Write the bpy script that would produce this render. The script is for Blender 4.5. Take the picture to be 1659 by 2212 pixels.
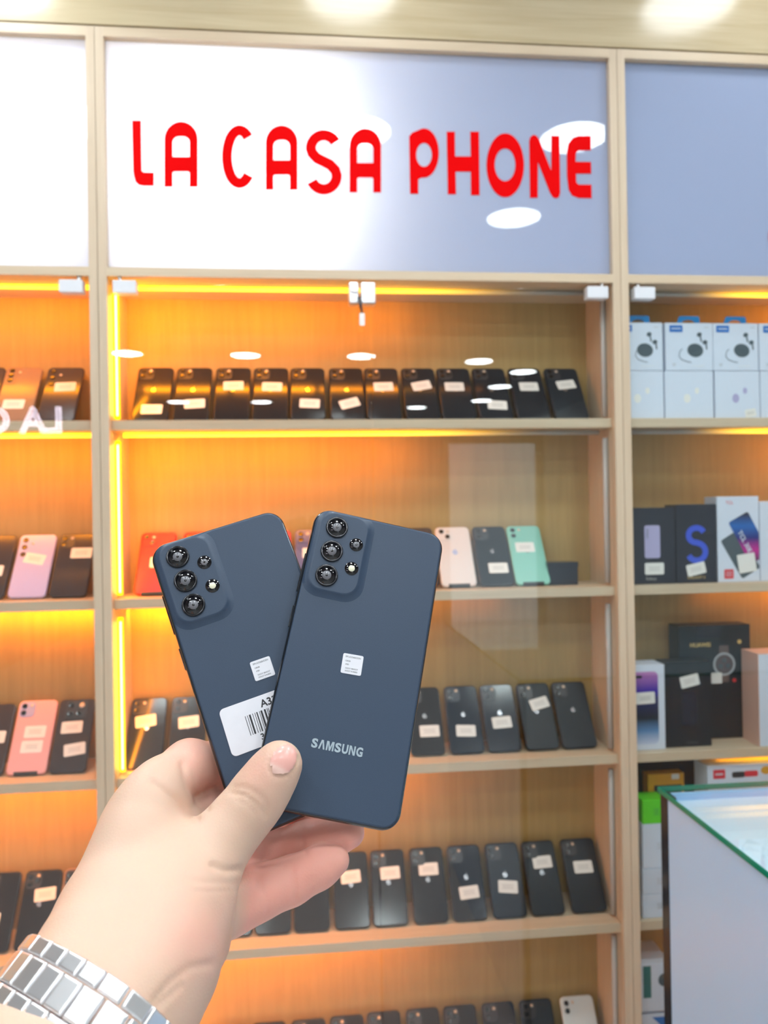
import bpy, bmesh, math, random
import numpy as np
from mathutils import Vector, Matrix
random.seed(4)
PI = math.pi
scene = bpy.context.scene
for o in list(bpy.data.objects): bpy.data.objects.remove(o)
COL = scene.collection

# ------------------------------------------------------------------ camera
W_PX, H_PX, F_PX = 1659.0, 2212.0, 1661.0
CAM = Vector((0.41735, -1.6, 0.0))
RX = Vector((0.99516216, -0.09682737, -0.01663549))
FW = Vector((0.09691112, 0.99528374, 0.00430238))
UP = Vector((0.01614044, -0.00589373, 0.99985236))
cam_data = bpy.data.cameras.new('camera'); cam = bpy.data.objects.new('camera', cam_data); COL.objects.link(cam)
cam.matrix_world = Matrix(((RX.x, UP.x, -FW.x, CAM.x), (RX.y, UP.y, -FW.y, CAM.y), (RX.z, UP.z, -FW.z, CAM.z), (0, 0, 0, 1)))
cam_data.sensor_fit = 'HORIZONTAL'; cam_data.sensor_width = 36.0; cam_data.lens = 36.0*F_PX/W_PX
cam_data.clip_start = 0.02
cam_data.dof.use_dof = True; cam_data.dof.focus_distance = 0.40; cam_data.dof.aperture_fstop = 0.03604/0.0021
scene.camera = cam
def ray(px, py): return FW + RX*((px-829.5)/F_PX) - UP*((py-1106)/F_PX)
def at(px, py, d): return CAM + ray(px, py)*d
def on_y(px, py, Y):
    d = ray(px, py); return CAM + d*((Y-CAM.y)/d.y)
def wx(px, z, Y):                     # world x of the thing seen in column px at height z and depth Y
    py = 1106
    for _ in range(6):
        p = on_y(px, py, Y); py -= (z-p.z)*F_PX/(Y+1.6)
    return p.x

# ------------------------------------------------------------------ world, exposure
scene.view_settings.view_transform = 'Standard'; scene.view_settings.look = 'None'
scene.view_settings.gamma = 1; scene.view_settings.use_curve_mapping = False
scene.view_settings.exposure = 0.0
world = bpy.data.worlds.new('daylight'); scene.world = world; world.use_nodes = True
world.node_tree.nodes['Background'].inputs[0].default_value = (0.74, 0.90, 1.0, 1)
world.node_tree.nodes['Background'].inputs[1].default_value = 1.7
CEIL_L = 44.0                          # radiance of the round ceiling lights
LED_L = (3.2, 1.55, 0.003); LED_C = (1.0, .27, 0.0); LED_W = 3.2     # radiance of the amber tubes
SIGN_W = 17.0

# ------------------------------------------------------------------ materials
def nmat(name):
    m = bpy.data.materials.new(name); m.use_nodes = True; nt = m.node_tree
    return m, nt, nt.nodes['Principled BSDF']
def mat(name, col, rough=.5, metal=0, spec=.5, noise=0, nscale=200, coat=0, bump=0, sub=0):
    m, nt, b = nmat(name)
    b.inputs['Base Color'].default_value = (*col, 1); b.inputs['Roughness'].default_value = rough
    b.inputs['Metallic'].default_value = metal; b.inputs['Specular IOR Level'].default_value = spec
    if coat: b.inputs['Coat Weight'].default_value = coat; b.inputs['Coat Roughness'].default_value = .08
    tc = nt.nodes.new('ShaderNodeTexCoord'); n = nt.nodes.new('ShaderNodeTexNoise'); n.inputs['Scale'].default_value = nscale
    nt.links.new(tc.outputs['Object'], n.inputs['Vector'])
    k = noise if noise else .03
    mx = nt.nodes.new('ShaderNodeMix'); mx.data_type = 'RGBA'
    mx.inputs[6].default_value = (*[c*(1-k) for c in col], 1); mx.inputs[7].default_value = (*[min(1, c*(1+k)) for c in col], 1)
    nt.links.new(n.outputs[0], mx.inputs[0]); nt.links.new(mx.outputs[2], b.inputs['Base Color'])
    if bump:
        bp = nt.nodes.new('ShaderNodeBump'); bp.inputs['Strength'].default_value = bump; bp.inputs['Distance'].default_value = .0004
        nt.links.new(n.outputs[0], bp.inputs['Height']); nt.links.new(bp.outputs[0], b.inputs['Normal'])
    return m
def wood(name, c1, c2, axis, rough=.45, sc=1.0):
    m, nt, b = nmat(name); b.inputs['Roughness'].default_value = rough
    tc = nt.nodes.new('ShaderNodeTexCoord'); mp = nt.nodes.new('ShaderNodeMapping')
    s = [26*sc, 26*sc, 26*sc]; s['xyz'.index(axis)] = 1.3*sc; mp.inputs['Scale'].default_value = s
    nt.links.new(tc.outputs['Object'], mp.inputs[0])
    n = nt.nodes.new('ShaderNodeTexNoise'); n.inputs['Scale'].default_value = 3; n.inputs['Detail'].default_value = 6; n.inputs['Distortion'].default_value = .8
    n2 = nt.nodes.new('ShaderNodeTexNoise'); n2.inputs['Scale'].default_value = 14; n2.inputs['Detail'].default_value = 3
    nt.links.new(mp.outputs[0], n.inputs['Vector']); nt.links.new(mp.outputs[0], n2.inputs['Vector'])
    ad = nt.nodes.new('ShaderNodeMath'); ad.operation = 'MULTIPLY_ADD'; ad.inputs[1].default_value = .35
    nt.links.new(n2.outputs[0], ad.inputs[0]); nt.links.new(n.outputs[0], ad.inputs[2])
    cr = nt.nodes.new('ShaderNodeValToRGB'); cr.color_ramp.elements[0].position = .45; cr.color_ramp.elements[1].position = .9
    cr.color_ramp.elements[0].color = (*c2, 1); cr.color_ramp.elements[1].color = (*c1, 1)
    nt.links.new(ad.outputs[0], cr.inputs[0]); nt.links.new(cr.outputs[0], b.inputs['Base Color'])
    return m
def emis(name, col, strength=1.0):
    m, nt, b = nmat(name); e = nt.nodes.new('ShaderNodeEmission'); e.inputs[0].default_value = (*col, 1); e.inputs[1].default_value = strength
    nt.links.new(e.outputs[0], nt.nodes['Material Output'].inputs[0]); return m
def glass_thin(name, tint=(.97, .985, .98), f0=.036):
    m, nt, b = nmat(name); nt.nodes.remove(b); out = nt.nodes['Material Output']
    t = nt.nodes.new('ShaderNodeBsdfTransparent'); t.inputs[0].default_value = (*tint, 1)
    g = nt.nodes.new('ShaderNodeBsdfGlossy'); g.inputs['Roughness'].default_value = .0; g.inputs[0].default_value = (1, 1, 1, 1)
    lw = nt.nodes.new('ShaderNodeLayerWeight'); lw.inputs[0].default_value = .5
    p = nt.nodes.new('ShaderNodeMath'); p.operation = 'POWER'; p.inputs[1].default_value = 5
    a = nt.nodes.new('ShaderNodeMath'); a.operation = 'MULTIPLY_ADD'; a.inputs[1].default_value = 1-f0; a.inputs[2].default_value = f0
    mx = nt.nodes.new('ShaderNodeMixShader')
    nt.links.new(lw.outputs['Facing'], p.inputs[0]); nt.links.new(p.outputs[0], a.inputs[0]); nt.links.new(a.outputs[0], mx.inputs[0])
    nt.links.new(t.outputs[0], mx.inputs[1]); nt.links.new(g.outputs[0], mx.inputs[2]); nt.links.new(mx.outputs[0], out.inputs[0])
    return m
def led_mat(name, col, x_full, x_out, flip=False, floor_=.0):
    # camera flicker band put into the tube's emission along its length (world x, it is laid along x)
    m, nt, b = nmat(name); b.inputs['Base Color'].default_value = (.45, .42, .38, 1)
    g = nt.nodes.new('ShaderNodeNewGeometry'); sp = nt.nodes.new('ShaderNodeSeparateXYZ'); nt.links.new(g.outputs['Position'], sp.inputs[0])
    mr = nt.nodes.new('ShaderNodeMapRange'); mr.interpolation_type = 'SMOOTHSTEP'
    mr.inputs['From Min'].default_value = x_full; mr.inputs['From Max'].default_value = x_out
    mr.inputs['To Min'].default_value = 1; mr.inputs['To Max'].default_value = floor_
    nt.links.new(sp.outputs[0], mr.inputs['Value'])
    pw = nt.nodes.new('ShaderNodeMath'); pw.operation = 'POWER'; pw.inputs[1].default_value = 2.0; nt.links.new(mr.outputs[0], pw.inputs[0])
    b.inputs['Emission Color'].default_value = (*col, 1); nt.links.new(pw.outputs[0], b.inputs['Emission Strength']); return m

M = {}
M['wood_v'] = wood('oak_vertical', (.68, .54, .39), (.60, .46, .32), 'z')
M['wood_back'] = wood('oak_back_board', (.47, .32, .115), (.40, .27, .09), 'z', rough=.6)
M['wood_h'] = wood('oak_horizontal', (.69, .55, .39), (.61, .47, .32), 'x')
M['wood_ceiling'] = wood('oak_fascia', (.64, .53, .35), (.52, .41, .25), 'x', rough=.16, sc=.6)
M['glass'] = glass_thin('clear_glass')
M['chrome'] = mat('brushed_chrome', (.85, .85, .88), .3, 1)
M['steel'] = mat('polished_steel', (.95, .95, .97), .36, 1)
M['white_plastic'] = mat('white_plastic', (.75, .76, .8), .35)
M['white'] = mat('white_card', (.70, .76, .88), .45)
M['sticker'] = mat('white_sticker', (.86, .84, .80), .5)
M['ink'] = mat('black_ink', (.02, .02, .025), .5)
M['greyink'] = mat('grey_ink', (.45, .44, .42), .6)
M['red'] = mat('red_acrylic', (.80, .001, .002), .55, spec=.03)
M['black'] = mat('black_glass_back', (.014, .016, .021), .13, spec=.35)
M['blackm'] = mat('black_matte', (.013, .018, .025), .35, spec=.3)
M['frame'] = mat('dark_frame', (.03, .03, .035), .3)
M['graphite'] = mat('graphite_back', (.05, .045, .05), .16, spec=.4)
M['brown'] = mat('bronze_back', (.30, .19, .13), .2)
M['pink'] = mat('pink_silicone', (.85, .42, .42), .45)
M['glare'] = mat('lilac_glare', (.55, .5, .8), .2)  # blue glare on the phone's back put into its base colour
M['mint'] = mat('mint_back', (.26, .62, .52), .2)
M['cream'] = mat('white_silicone', (.78, .70, .68), .45)
M['pearl'] = mat('pearl_back', (.72, .78, .80), .25)
M['redp'] = mat('red_silicone', (.75, .01, .008), .4)
M['blue'] = mat('blue_back', (.12, .14, .30), .2)
M['magenta'] = mat('magenta_back', (.55, .02, .10), .3)
M['lens'] = mat('lens_glass', (.004, .004, .006), .04, spec=.8)
M['bronze_dot'] = mat('flash_lamp', (.75, .6, .48), .25)
M['logo'] = mat('silver_logo', (.42, .42, .45), .2, .8)
M['logo_l'] = mat('pale_logo', (.45, .52, .75), .25)
M['skycard'] = mat('sky_blue_plastic', (.01, .20, .50), .35)
M['navy'] = mat('navy_card', (.012, .018, .035), .22, spec=.6)
M['green'] = mat('green_card', (.12, .72, .02), .45)
M['yellow'] = mat('amber_card', (.75, .36, .02), .45)
M['teal'] = mat('teal_card', (.02, .16, .15), .4)
M['peach'] = mat('peach_card', (.80, .50, .40), .45)
M['sblue'] = mat('letter_blue', (.04, .10, .68), .4)
M['pblue'] = mat('print_blue', (.01, .16, .55), .4)
M['cardred'] = mat('print_red', (.72, .03, .05), .45)
M['gold'] = mat('print_gold', (.72, .50, .18), .4)
M['lavender'] = mat('print_lavender', (.45, .42, .66), .4)
M['greyprint'] = mat('print_charcoal', (.07, .10, .12), .5)
M['offled'] = mat('unlit_led_tube', (.55, .52, .5), .35)
def gradmat(name, stops, axis=1, lo=0, hi=1):
    m, nt, b = nmat(name); tc = nt.nodes.new('ShaderNodeTexCoord'); sp = nt.nodes.new('ShaderNodeSeparateXYZ')
    nt.links.new(tc.outputs['Object'], sp.inputs[0]); mr = nt.nodes.new('ShaderNodeMapRange')
    mr.inputs['From Min'].default_value = lo; mr.inputs['From Max'].default_value = hi; nt.links.new(sp.outputs[axis], mr.inputs[0])
    cr = nt.nodes.new('ShaderNodeValToRGB'); e = cr.color_ramp.elements
    while len(e) < len(stops): e.new(.5)
    for k, (p, c) in enumerate(stops): e[k].position = p; e[k].color = (*c, 1)
    nt.links.new(mr.outputs[0], cr.inputs[0]); nt.links.new(cr.outputs[0], b.inputs['Base Color']); b.inputs['Roughness'].default_value = .3
    return m

# ------------------------------------------------------------------ mesh helpers
def link_mesh(name, me, m, parent=None, loc=None):
    o = bpy.data.objects.new(name, me); COL.objects.link(o)
    if m is not None and len(me.materials) == 0:
        for q in (m if isinstance(m, (list, tuple)) else [m]): me.materials.append(q)
    if parent is not None: o.parent = parent
    if loc is not None: o.location = loc
    return o
def thing(name, label, cat, loc=(0, 0, 0), rot=(0, 0, 0), group=None):
    o = bpy.data.objects.new(name, None); COL.objects.link(o); o.location = loc; o.rotation_euler = rot
    o.empty_display_size = .03; o['label'] = label; o['category'] = cat
    if group: o['group'] = group
    return o
def tag(o, label, cat, group=None):
    o['label'] = label; o['category'] = cat
    if group: o['group'] = group
    return o
def pydata(name, v, f, smooth=False):
    me = bpy.data.meshes.new(name); me.from_pydata([tuple(p) for p in v], [], f); me.update()
    if smooth: me.polygons.foreach_set('use_smooth', [True]*len(me.polygons))
    return me
def box_me(x0, x1, y0, y1, z0, z1, bev=0.0):
    bm = bmesh.new(); bmesh.ops.create_cube(bm, size=1)
    for v in bm.verts: v.co = ((x0+x1)/2+v.co.x*(x1-x0), (y0+y1)/2+v.co.y*(y1-y0), (z0+z1)/2+v.co.z*(z1-z0))
    if bev: bmesh.ops.bevel(bm, geom=list(bm.edges), offset=bev, segments=2, affect='EDGES', profile=.5)
    me = bpy.data.meshes.new('box'); bm.to_mesh(me); bm.free(); return me
def box(name, m, x0, x1, y0, y1, z0, z1, parent=None, bev=0.0):
    return link_mesh(name, box_me(x0, x1, y0, y1, z0, z1, bev), m, parent)
def rrect(w, h, r, n=6):
    pts = []
    for (sx, sy, a0) in ((1, 1, 0), (-1, 1, 90), (-1, -1, 180), (1, -1, 270)):
        for k in range(n+1):
            a = math.radians(a0+90*k/n); pts.append((sx*(w/2-r)+r*math.cos(a), sy*(h/2-r)+r*math.sin(a)))
    return pts
def slab_me(w, h, t, r, bev=.001, seg=3, n=6, cx=0, cy=0, z0=0.0, flat_back=False):
    """rounded slab between z0 and z0+t, all side edges rounded by bev"""
    prof = []
    if flat_back: prof.append((0, 0))
    else:
        for k in range(seg+1): a = PI/2*k/seg; prof.append((bev*(1-math.sin(a)), bev*(1-math.cos(a))))
    for k in range(seg+1): a = PI/2*k/seg; prof.append((bev*(1-math.cos(a)), t-bev*(1-math.sin(a))))
    V = []; Fc = []; N = 4*(n+1)
    for (ins, z) in prof:
        for p in rrect(w-2*ins, h-2*ins, max(r-ins, 1e-5), n): V.append((p[0]+cx, p[1]+cy, z+z0))
    L = len(prof)
    for i in range(L-1):
        for j in range(N):
            k = (j+1) % N; Fc.append((i*N+j, i*N+k, (i+1)*N+k, (i+1)*N+j))
    Fc.append(tuple(range(N))[::-1]); Fc.append(tuple((L-1)*N+j for j in range(N)))
    me = pydata('slab', V, Fc)
    for p in me.polygons: p.use_smooth = len(p.vertices) == 4
    return me
def lathe_me(prof, n=32, cx=0, cy=0):
    V = []; Fc = []
    for (r, z) in prof:
        for k in range(n): a = 2*PI*k/n; V.append((cx+r*math.cos(a), cy+r*math.sin(a), z))
    for i in range(len(prof)-1):
        for j in range(n): k = (j+1) % n; Fc.append((i*n+j, i*n+k, (i+1)*n+k, (i+1)*n+j))
    Fc.append(tuple(range(n))[::-1]); Fc.append(tuple((len(prof)-1)*n+j for j in range(n)))
    me = pydata('lathe', V, Fc)
    for p in me.polygons: p.use_smooth = len(p.vertices) == 4
    return me
def poly_me(loops, ext=.0006, xf=None):
    """filled 2D outline with holes, extruded; xf maps (x, y, z) to 3D"""
    cu = bpy.data.curves.new('outline', 'CURVE'); cu.dimensions = '2D'; cu.fill_mode = 'BOTH'; cu.extrude = ext/2
    for lp in loops:
        s = cu.splines.new('POLY'); s.points.add(len(lp)-1)
        for k, p in enumerate(lp): s.points[k].co = (p[0], p[1], 0, 1)
        s.use_cyclic_u = True
    o = bpy.data.objects.new('tmp', cu); COL.objects.link(o)
    me = bpy.data.meshes.new_from_object(o); bpy.data.objects.remove(o); bpy.data.curves.remove(cu)
    if xf:
        for v in me.vertices: v.co = xf(v.co.x, v.co.y, v.co.z+ext/2)
    return me
def text_me(body, size, ext=.0002, bold=0.0, align='CENTER', space=1.0, xf=None, bevel=0, outline=False, fit=None):
    cu = bpy.data.curves.new('t', 'FONT'); cu.body = body; cu.size = size; cu.extrude = ext/2; cu.offset = bold; cu.align_x = align; cu.align_y = 'CENTER'; cu.space_character = space
    if outline: cu.fill_mode = 'NONE'; cu.bevel_depth = bevel; cu.extrude = 0
    cu.resolution_u = 4
    o = bpy.data.objects.new('tmp', cu); COL.objects.link(o); me = bpy.data.meshes.new_from_object(o)
    bpy.data.objects.remove(o); bpy.data.curves.remove(cu)
    if fit:
        xs = [v.co.x for v in me.vertices]; ys = [v.co.y for v in me.vertices]; sx = fit[0]/(max(xs)-min(xs)); sy = fit[1]/(max(ys)-min(ys))
        mx_, my_ = (max(xs)+min(xs))/2, (max(ys)+min(ys))/2
        for v in me.vertices: v.co.x = (v.co.x-mx_)*sx; v.co.y = (v.co.y-my_)*sy
    for v in me.vertices: v.co.z += ext/2
    if xf:
        for v in me.vertices: v.co = xf(v.co.x, v.co.y, v.co.z)
    return me
def tube_me(pts, r, n=10):
    V = []; Fc = []; pts = [Vector(p) for p in pts]
    for i, p in enumerate(pts):
        d = (pts[min(i+1, len(pts)-1)]-pts[max(i-1, 0)]).normalized(); a = d.orthogonal().normalized(); b = d.cross(a)
        rr = r[i] if isinstance(r, (list, tuple)) else r
        for k in range(n): t = 2*PI*k/n; V.append(p+a*rr*math.cos(t)+b*rr*math.sin(t))
    for i in range(len(pts)-1):
        for j in range(n): k = (j+1) % n; Fc.append((i*n+j, i*n+k, (i+1)*n+k, (i+1)*n+j))
    Fc.append(tuple(range(n))[::-1]); Fc.append(tuple((len(pts)-1)*n+j for j in range(n)))
    me = pydata('tube', V, Fc)
    for p in me.polygons: p.use_smooth = len(p.vertices) == 4
    return me
def struct(name, m, *a):
    o = box(name, m, *a); o['kind'] = 'structure'; return o

# ------------------------------------------------------------------ the room
CZ = 1.30; FZ = -1.45; RX0, RX1, RY0, RY1 = -2.6, 3.6, -8.6, .20
M['floor'] = mat('grey_floor_tile', (.80, .80, .80), .35, noise=.05, nscale=6)
M['wall'] = mat('cream_wall', (.58, .57, .55), .7, noise=.04, nscale=8)
struct('floor', M['floor'], RX0, RX1, RY0, RY1, FZ-.05, FZ)
M['ceil'] = mat('white_ceiling', (.28, .28, .29), .8)
struct('trim_1', M['wood_ceiling'], RX0+.001, RX1-.001, -.001, RY1-.001, 1.0035, CZ-.001)
struct('ceiling', M['ceil'], RX0, RX1, RY0, RY1, CZ, CZ+.05)
struct('wall_front', M['wall'], RX0, RX1, RY1, RY1+.05, FZ, CZ)
struct('wall_left', M['wall'], RX0-.05, RX0, RY0, RY1, FZ, CZ)
struct('wall_right', M['wall'], RX1, RX1+.05, RY0, RY1, FZ, CZ)
# back wall with the wide open shop front (daylight)
wb = box_me(RX0, 2.3, RY0-.05, RY0, FZ, CZ); o = link_mesh('wall_back', wb, M['wall']); o['kind'] = 'structure'
struct('wall_back', M['wall'], 3.5, RX1, RY0-.05, RY0, FZ, CZ)
struct('wall_back', M['wall'], 2.3, 3.5, RY0-.05, RY0, .95, CZ)
# round recessed ceiling lights
M['lamp'] = emis('lamp_diffuser', (.90, .98, 1.0), CEIL_L)
M['lamp_dim'] = emis('lamp_diffuser_dim', (.92, .98, 1.0), 15.0)

M['lamp_rim'] = mat('lamp_rim', (.85, .85, .85), .3)
rim_me = lathe_me([(.128, 0), (.128, -.004), (.118, -.005), (.115, -.001), (.115, 0)], 40)
dif_me = lathe_me([(.115, -.0005), (.115, -.002), (.07, -.003), (.002, -.003)], 40)
LAMPS = [(.54, -.300), (1.41, -.285), (1.353, -.953), (.598, -.96), (.482, -1.667), (1.334, -1.673), (-.30, -.30), (-.28, -.96), (-.33, -1.66), (2.3, -.29), (2.2, -.95), (-.90, -2.6), (-.05, -2.6), (.80, -2.6), (1.65, -2.6),  # last four here: unseen row added as fill for the hand
         (-.977, -4.556), (-.07, -4.61), (.859, -4.63), (1.879, -4.82), (2.398, -5.30), (2.385, -6.11), (2.407, -7.06), (1.733, -7.61), (-.095, -7.13), (-1.012, -7.11)]
for i, (x, y) in enumerate(LAMPS):
    t = thing('ceiling_light', 'round white recessed ceiling light of the shop, one row of these added for fill', 'ceiling light', (x, y, CZ), group='round ceiling lights')
    lb = {0: 'ceiling light mirrored as a white glow in the fascia above the sign middle', 1: 'ceiling light mirrored as a white glow in the wood fascia at top right',
          2: 'ceiling light mirrored as an oval behind the last letters of the sign', 5: 'ceiling light mirrored as a white oval just below the last red letters',
          3: 'ceiling light mirrored faintly above the middle red letters', 4: 'ceiling light mirrored in the white sign below the middle red letters'}.get(i)
    if lb: t['label'] = lb; del t['group']
    link_mesh('rim', rim_me, M['lamp_rim'], t); link_mesh('diffuser', dif_me if y < -.5 else dif_me.copy(), M['lamp'] if y < -.5 else M['lamp_dim'], t)
# neon writing on the wall over the shop entrance (seen mirrored in the glass doors)
M['neon'] = emis('neon_tube', (.95, .85, 1.0), 14)
nx0 = -1.30; NY = -4.0
nt_ = thing('neon_sign', 'white neon tube lettering mirrored in the left glass door', 'sign', (nx0-.7, NY, .70))
ne = text_me('LA CASA PHONE', .25, 0, 0, 'LEFT', xf=lambda x, y, z: Vector((.7-x, z, y)), bevel=.008, outline=True)
link_mesh('lettering', ne, M['neon'], nt_)
link_mesh('backing_bar', box_me(-.85, .72, -.03, -.015, -.02, .02), mat('dark_bar', (.05, .05, .05), .5), nt_)
for hx_ in (-.6, .6): link_mesh('hanging_wire', tube_me([(hx_, -.022, .015), (hx_, -.022, .30), (hx_, -.022, .5998)], .0015, 6), M['frame'], nt_)

# ------------------------------------------------------------------ display cabinets
BW = 1.095; PT = .0175; BACK = .165; SF = .020
SHB = [.1834, -.1831, -.5492, -.9151, -1.2812]; ST = .0200
SHT = [b+ST for b in SHB]
m, nt, b = nmat('sign_acrylic'); nt.nodes.remove(b)
d_ = nt.nodes.new('ShaderNodeBsdfDiffuse'); d_.inputs[0].default_value = (.44, .52, .74, 1)
t_ = nt.nodes.new('ShaderNodeBsdfTranslucent'); t_.inputs[0].default_value = (.95, .95, .93, 1)
g_ = nt.nodes.new('ShaderNodeBsdfGlossy'); g_.inputs['Roughness'].default_value = .02
a_ = nt.nodes.new('ShaderNodeMixShader'); a_.inputs[0].default_value = .35; b2 = nt.nodes.new('ShaderNodeMixShader'); b2.inputs[0].default_value = .035
nt.links.new(d_.outputs[0], a_.inputs[1]); nt.links.new(t_.outputs[0], a_.inputs[2]); nt.links.new(a_.outputs[0], b2.inputs[1]); nt.links.new(g_.outputs[0], b2.inputs[2])
nt.links.new(b2.outputs[0], nt.nodes['Material Output'].inputs[0]); M['acrylic'] = m
M['sign_inside'] = mat('white_liner', (.8, .8, .8), .8)
M['led_v'] = emis('amber_tube', LED_L, 1.0)
M['led_core'] = emis('amber_tube_core', (18, 15, 1.5), 1.0)
led_h = [led_mat('amber_tube_left', LED_L, 5, 6), led_mat('amber_tube_mid', LED_L, .60, 1.0), led_mat('amber_tube_right', LED_L, 1.46, 1.22)]

def led_level(bi, x):
    a, b_ = {-1: (5, 6), 0: (.36, .92), 1: (1.85, 1.25)}[bi]; u = min(1, max(0, (x-a)/(b_-a))); return (1-u*u*(3-2*u))**2
def led_light(loc, d, sx, sy, power, par, inv):
    ld = bpy.data.lights.new('led_light', 'AREA'); ld.shape = 'RECTANGLE'; ld.size = sx; ld.size_y = abs(sy); ld.energy = power; ld.color = LED_C
    lo = bpy.data.objects.new('led_light', ld); COL.objects.link(lo); zd = -Vector(d).normalized()
    xa = Vector((1, 0, 0)) if abs(zd.x) < .3 else Vector((0, 0, 1)).cross(zd).normalized(); ya = zd.cross(xa)
    lo.matrix_world = Matrix((xa, ya, zd)).transposed().to_4x4(); lo.location = loc
def cabinet(bi, label, sign_label):
    X0 = BW*bi; X1 = X0+BW; g = .0006; xi0, xi1 = X0+PT, X1-PT
    t = thing('display_cabinet', label, 'cabinet', (X0, 0, FZ), group=None)
    def B(name, mm, x0, x1, y0, y1, z0, z1, par=t, bev=0):
        ob = box(name, mm, x0, x1, y0, y1, z0, z1, None, bev); ob.parent = par; ob.matrix_parent_inverse = Matrix.Translation((-X0, 0, -FZ)); return ob
    for (a, c) in ((X0+g, xi0), (xi1, X1-g)): B('side_panel', M['wood_v'], a, c, 0, BACK+.012, FZ, 1.0)
    B('top_panel', M['wood_h'], xi0, xi1, 0, BACK+.012, .9805, 1.0)
    B('rail', M['wood_h'], xi0, xi1, 0, BACK, .494, .512)
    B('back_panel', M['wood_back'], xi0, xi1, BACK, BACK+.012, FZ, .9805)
    for z in SHB: B('shelf', M['wood_h'], xi0, xi1, SF, BACK, z, z+ST, bev=.0008)
    sp = B('sign_panel', M['acrylic'], xi0, xi1, .0155, .0185, .512, .9805)
    for (x, y0) in ((X0+.10, .0), (X0+.62, 0), (X0+.98, 0)):
        pass
    # amber tubes
    lt = led_h[bi+1]
    zs = [.494]+SHB[:-1]
    for zi, z in enumerate(zs):
        yl = .128 if zi == 2 else .062
        hm = tube_me([(xi0+.014, yl, z-.0062)]+[(xi0+.1*q_, yl, z-.0062) for q_ in range(1, 10)]+[(xi1-.014, yl, z-.0062)], .0052)
        ob = link_mesh('led_tube', hm, lt, t); ob.matrix_parent_inverse = Matrix.Translation((-X0, 0, -FZ))
        for q_ in range(5):
            xm = xi0+.106+.212*q_; lv = led_level(bi, xm)
            if lv > .02: led_light((xm, yl+.004, z-.0125), (0, .55, -.83), .20, .008, LED_W*.2*lv, t, (-X0, 0, -FZ))
    tops = [.494]+[z for z in SHB[:-1]]; bots = SHT
    for k in range(5):
        for side in (0, 1):
            x = xi0+.0062 if side == 0 else xi1-.0062
            lit = side == 0 and bi < 1
            za, zb = tops[k]-.020, bots[k]+.006
            mm = M['led_v'] if lit else M['offled']
            hm = tube_me([(x, .046, za), (x, .046, (za+zb)/2), (x, .046, zb)], .0058)
            ob = link_mesh('led_tube', hm, mm, t); ob.matrix_parent_inverse = Matrix.Translation((-X0, 0, -FZ))
            if lit:
                led_light((x+.007, .050, (za+zb)/2), (.75, .66, 0), .008, zb-za, LED_W*.17, t, (-X0, 0, -FZ))
                c = tube_me([(x+.001, .0405, za-.008), (x+.001, .0405, (za+zb)/2), (x+.001, .0405, zb+.006)], .0022, 6)
                oc = link_mesh('led_core', c, M['led_core'], ob)
    # glass doors
    mid = X0+.5525
    for (a, c, s) in ((xi0+.004, mid-.0015, 0), (mid+.0015, xi1-.004, 1)):
        d = B('glass_door', M['glass'], a, c, .006, .011, -1.40, .482)
        hx0 = a+.008 if s == 0 else c-.054
        hx = box('hinge', M['white_plastic'], hx0, hx0+.046, -.004, .020, .459, .4845, None, .0012); hx.parent = d; hx.matrix_parent_inverse = Matrix.Identity(4)
        pin = tube_me([(hx0+(.012 if s == 0 else .036), .008, .484), (hx0+(.012 if s == 0 else .036), .008, .4945)], .0045)
        pn = link_mesh('hinge_pin', pin, M['chrome'], d); pn.matrix_parent_inverse = Matrix.Identity(4)
        if bi == 0:
            lx0, lx1 = (mid-.046, mid-.025) if s == 0 else (mid-.0215, mid+.010)
            lk = box('lock', M['chrome'], lx0, lx1, -.010, .018, .441, .485, None, .003); lk.parent = d; lk.matrix_parent_inverse = Matrix.Identity(4)
            if s == 0:
                cy = tube_me([(mid-.034, -.010, .470), (mid-.034, -.017, .470)], .0075, 20)
                q = link_mesh('lock_barrel', cy, M['steel'], d); q.matrix_parent_inverse = Matrix.Identity(4)
                ky = poly_me([rrect(.011, .026, .003)], .002, xf=lambda x, y, z: Vector((mid-.020+x, -.020+z, .405+y)))
                q = link_mesh('key_tag', ky, M['sticker'], d); q.matrix_parent_inverse = Matrix.Identity(4)
                kk = tube_me([(mid-.026, -.013, .452), (mid-.023, -.019, .436), (mid-.020, -.019, .418)], [.003, .0035, .0015], 8)
                q = link_mesh('key', kk, M['frame'], d); q.matrix_parent_inverse = Matrix.Identity(4)
    return t, sp
cabs = [cabinet(-1, 'light oak display cabinet at the left edge with a white lit sign panel', ''),
        cabinet(0, 'light oak display cabinet with red shop lettering above its glass doors', ''),
        cabinet(1, 'light oak display cabinet on the right holding boxed phones and earbuds', '')]
# backlights inside the sign boxes
def backlight(x0, x1, power, name='sign_backlight'):
    ld = bpy.data.lights.new(name, 'AREA'); ld.shape = 'RECTANGLE'; ld.size = x1-x0; ld.size_y = .40; ld.energy = power; ld.color = (1.0, .97, .92)
    lo = bpy.data.objects.new(name, ld); COL.objects.link(lo); lo.location = ((x0+x1)/2, BACK-.006, .745); lo.rotation_euler = (PI/2, 0, PI)
    lo.rotation_euler = (-PI/2, 0, 0)
    return lo
backlight(-BW+.04, -.03, SIGN_W)
backlight(.03, .50, SIGN_W*.62)

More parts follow.
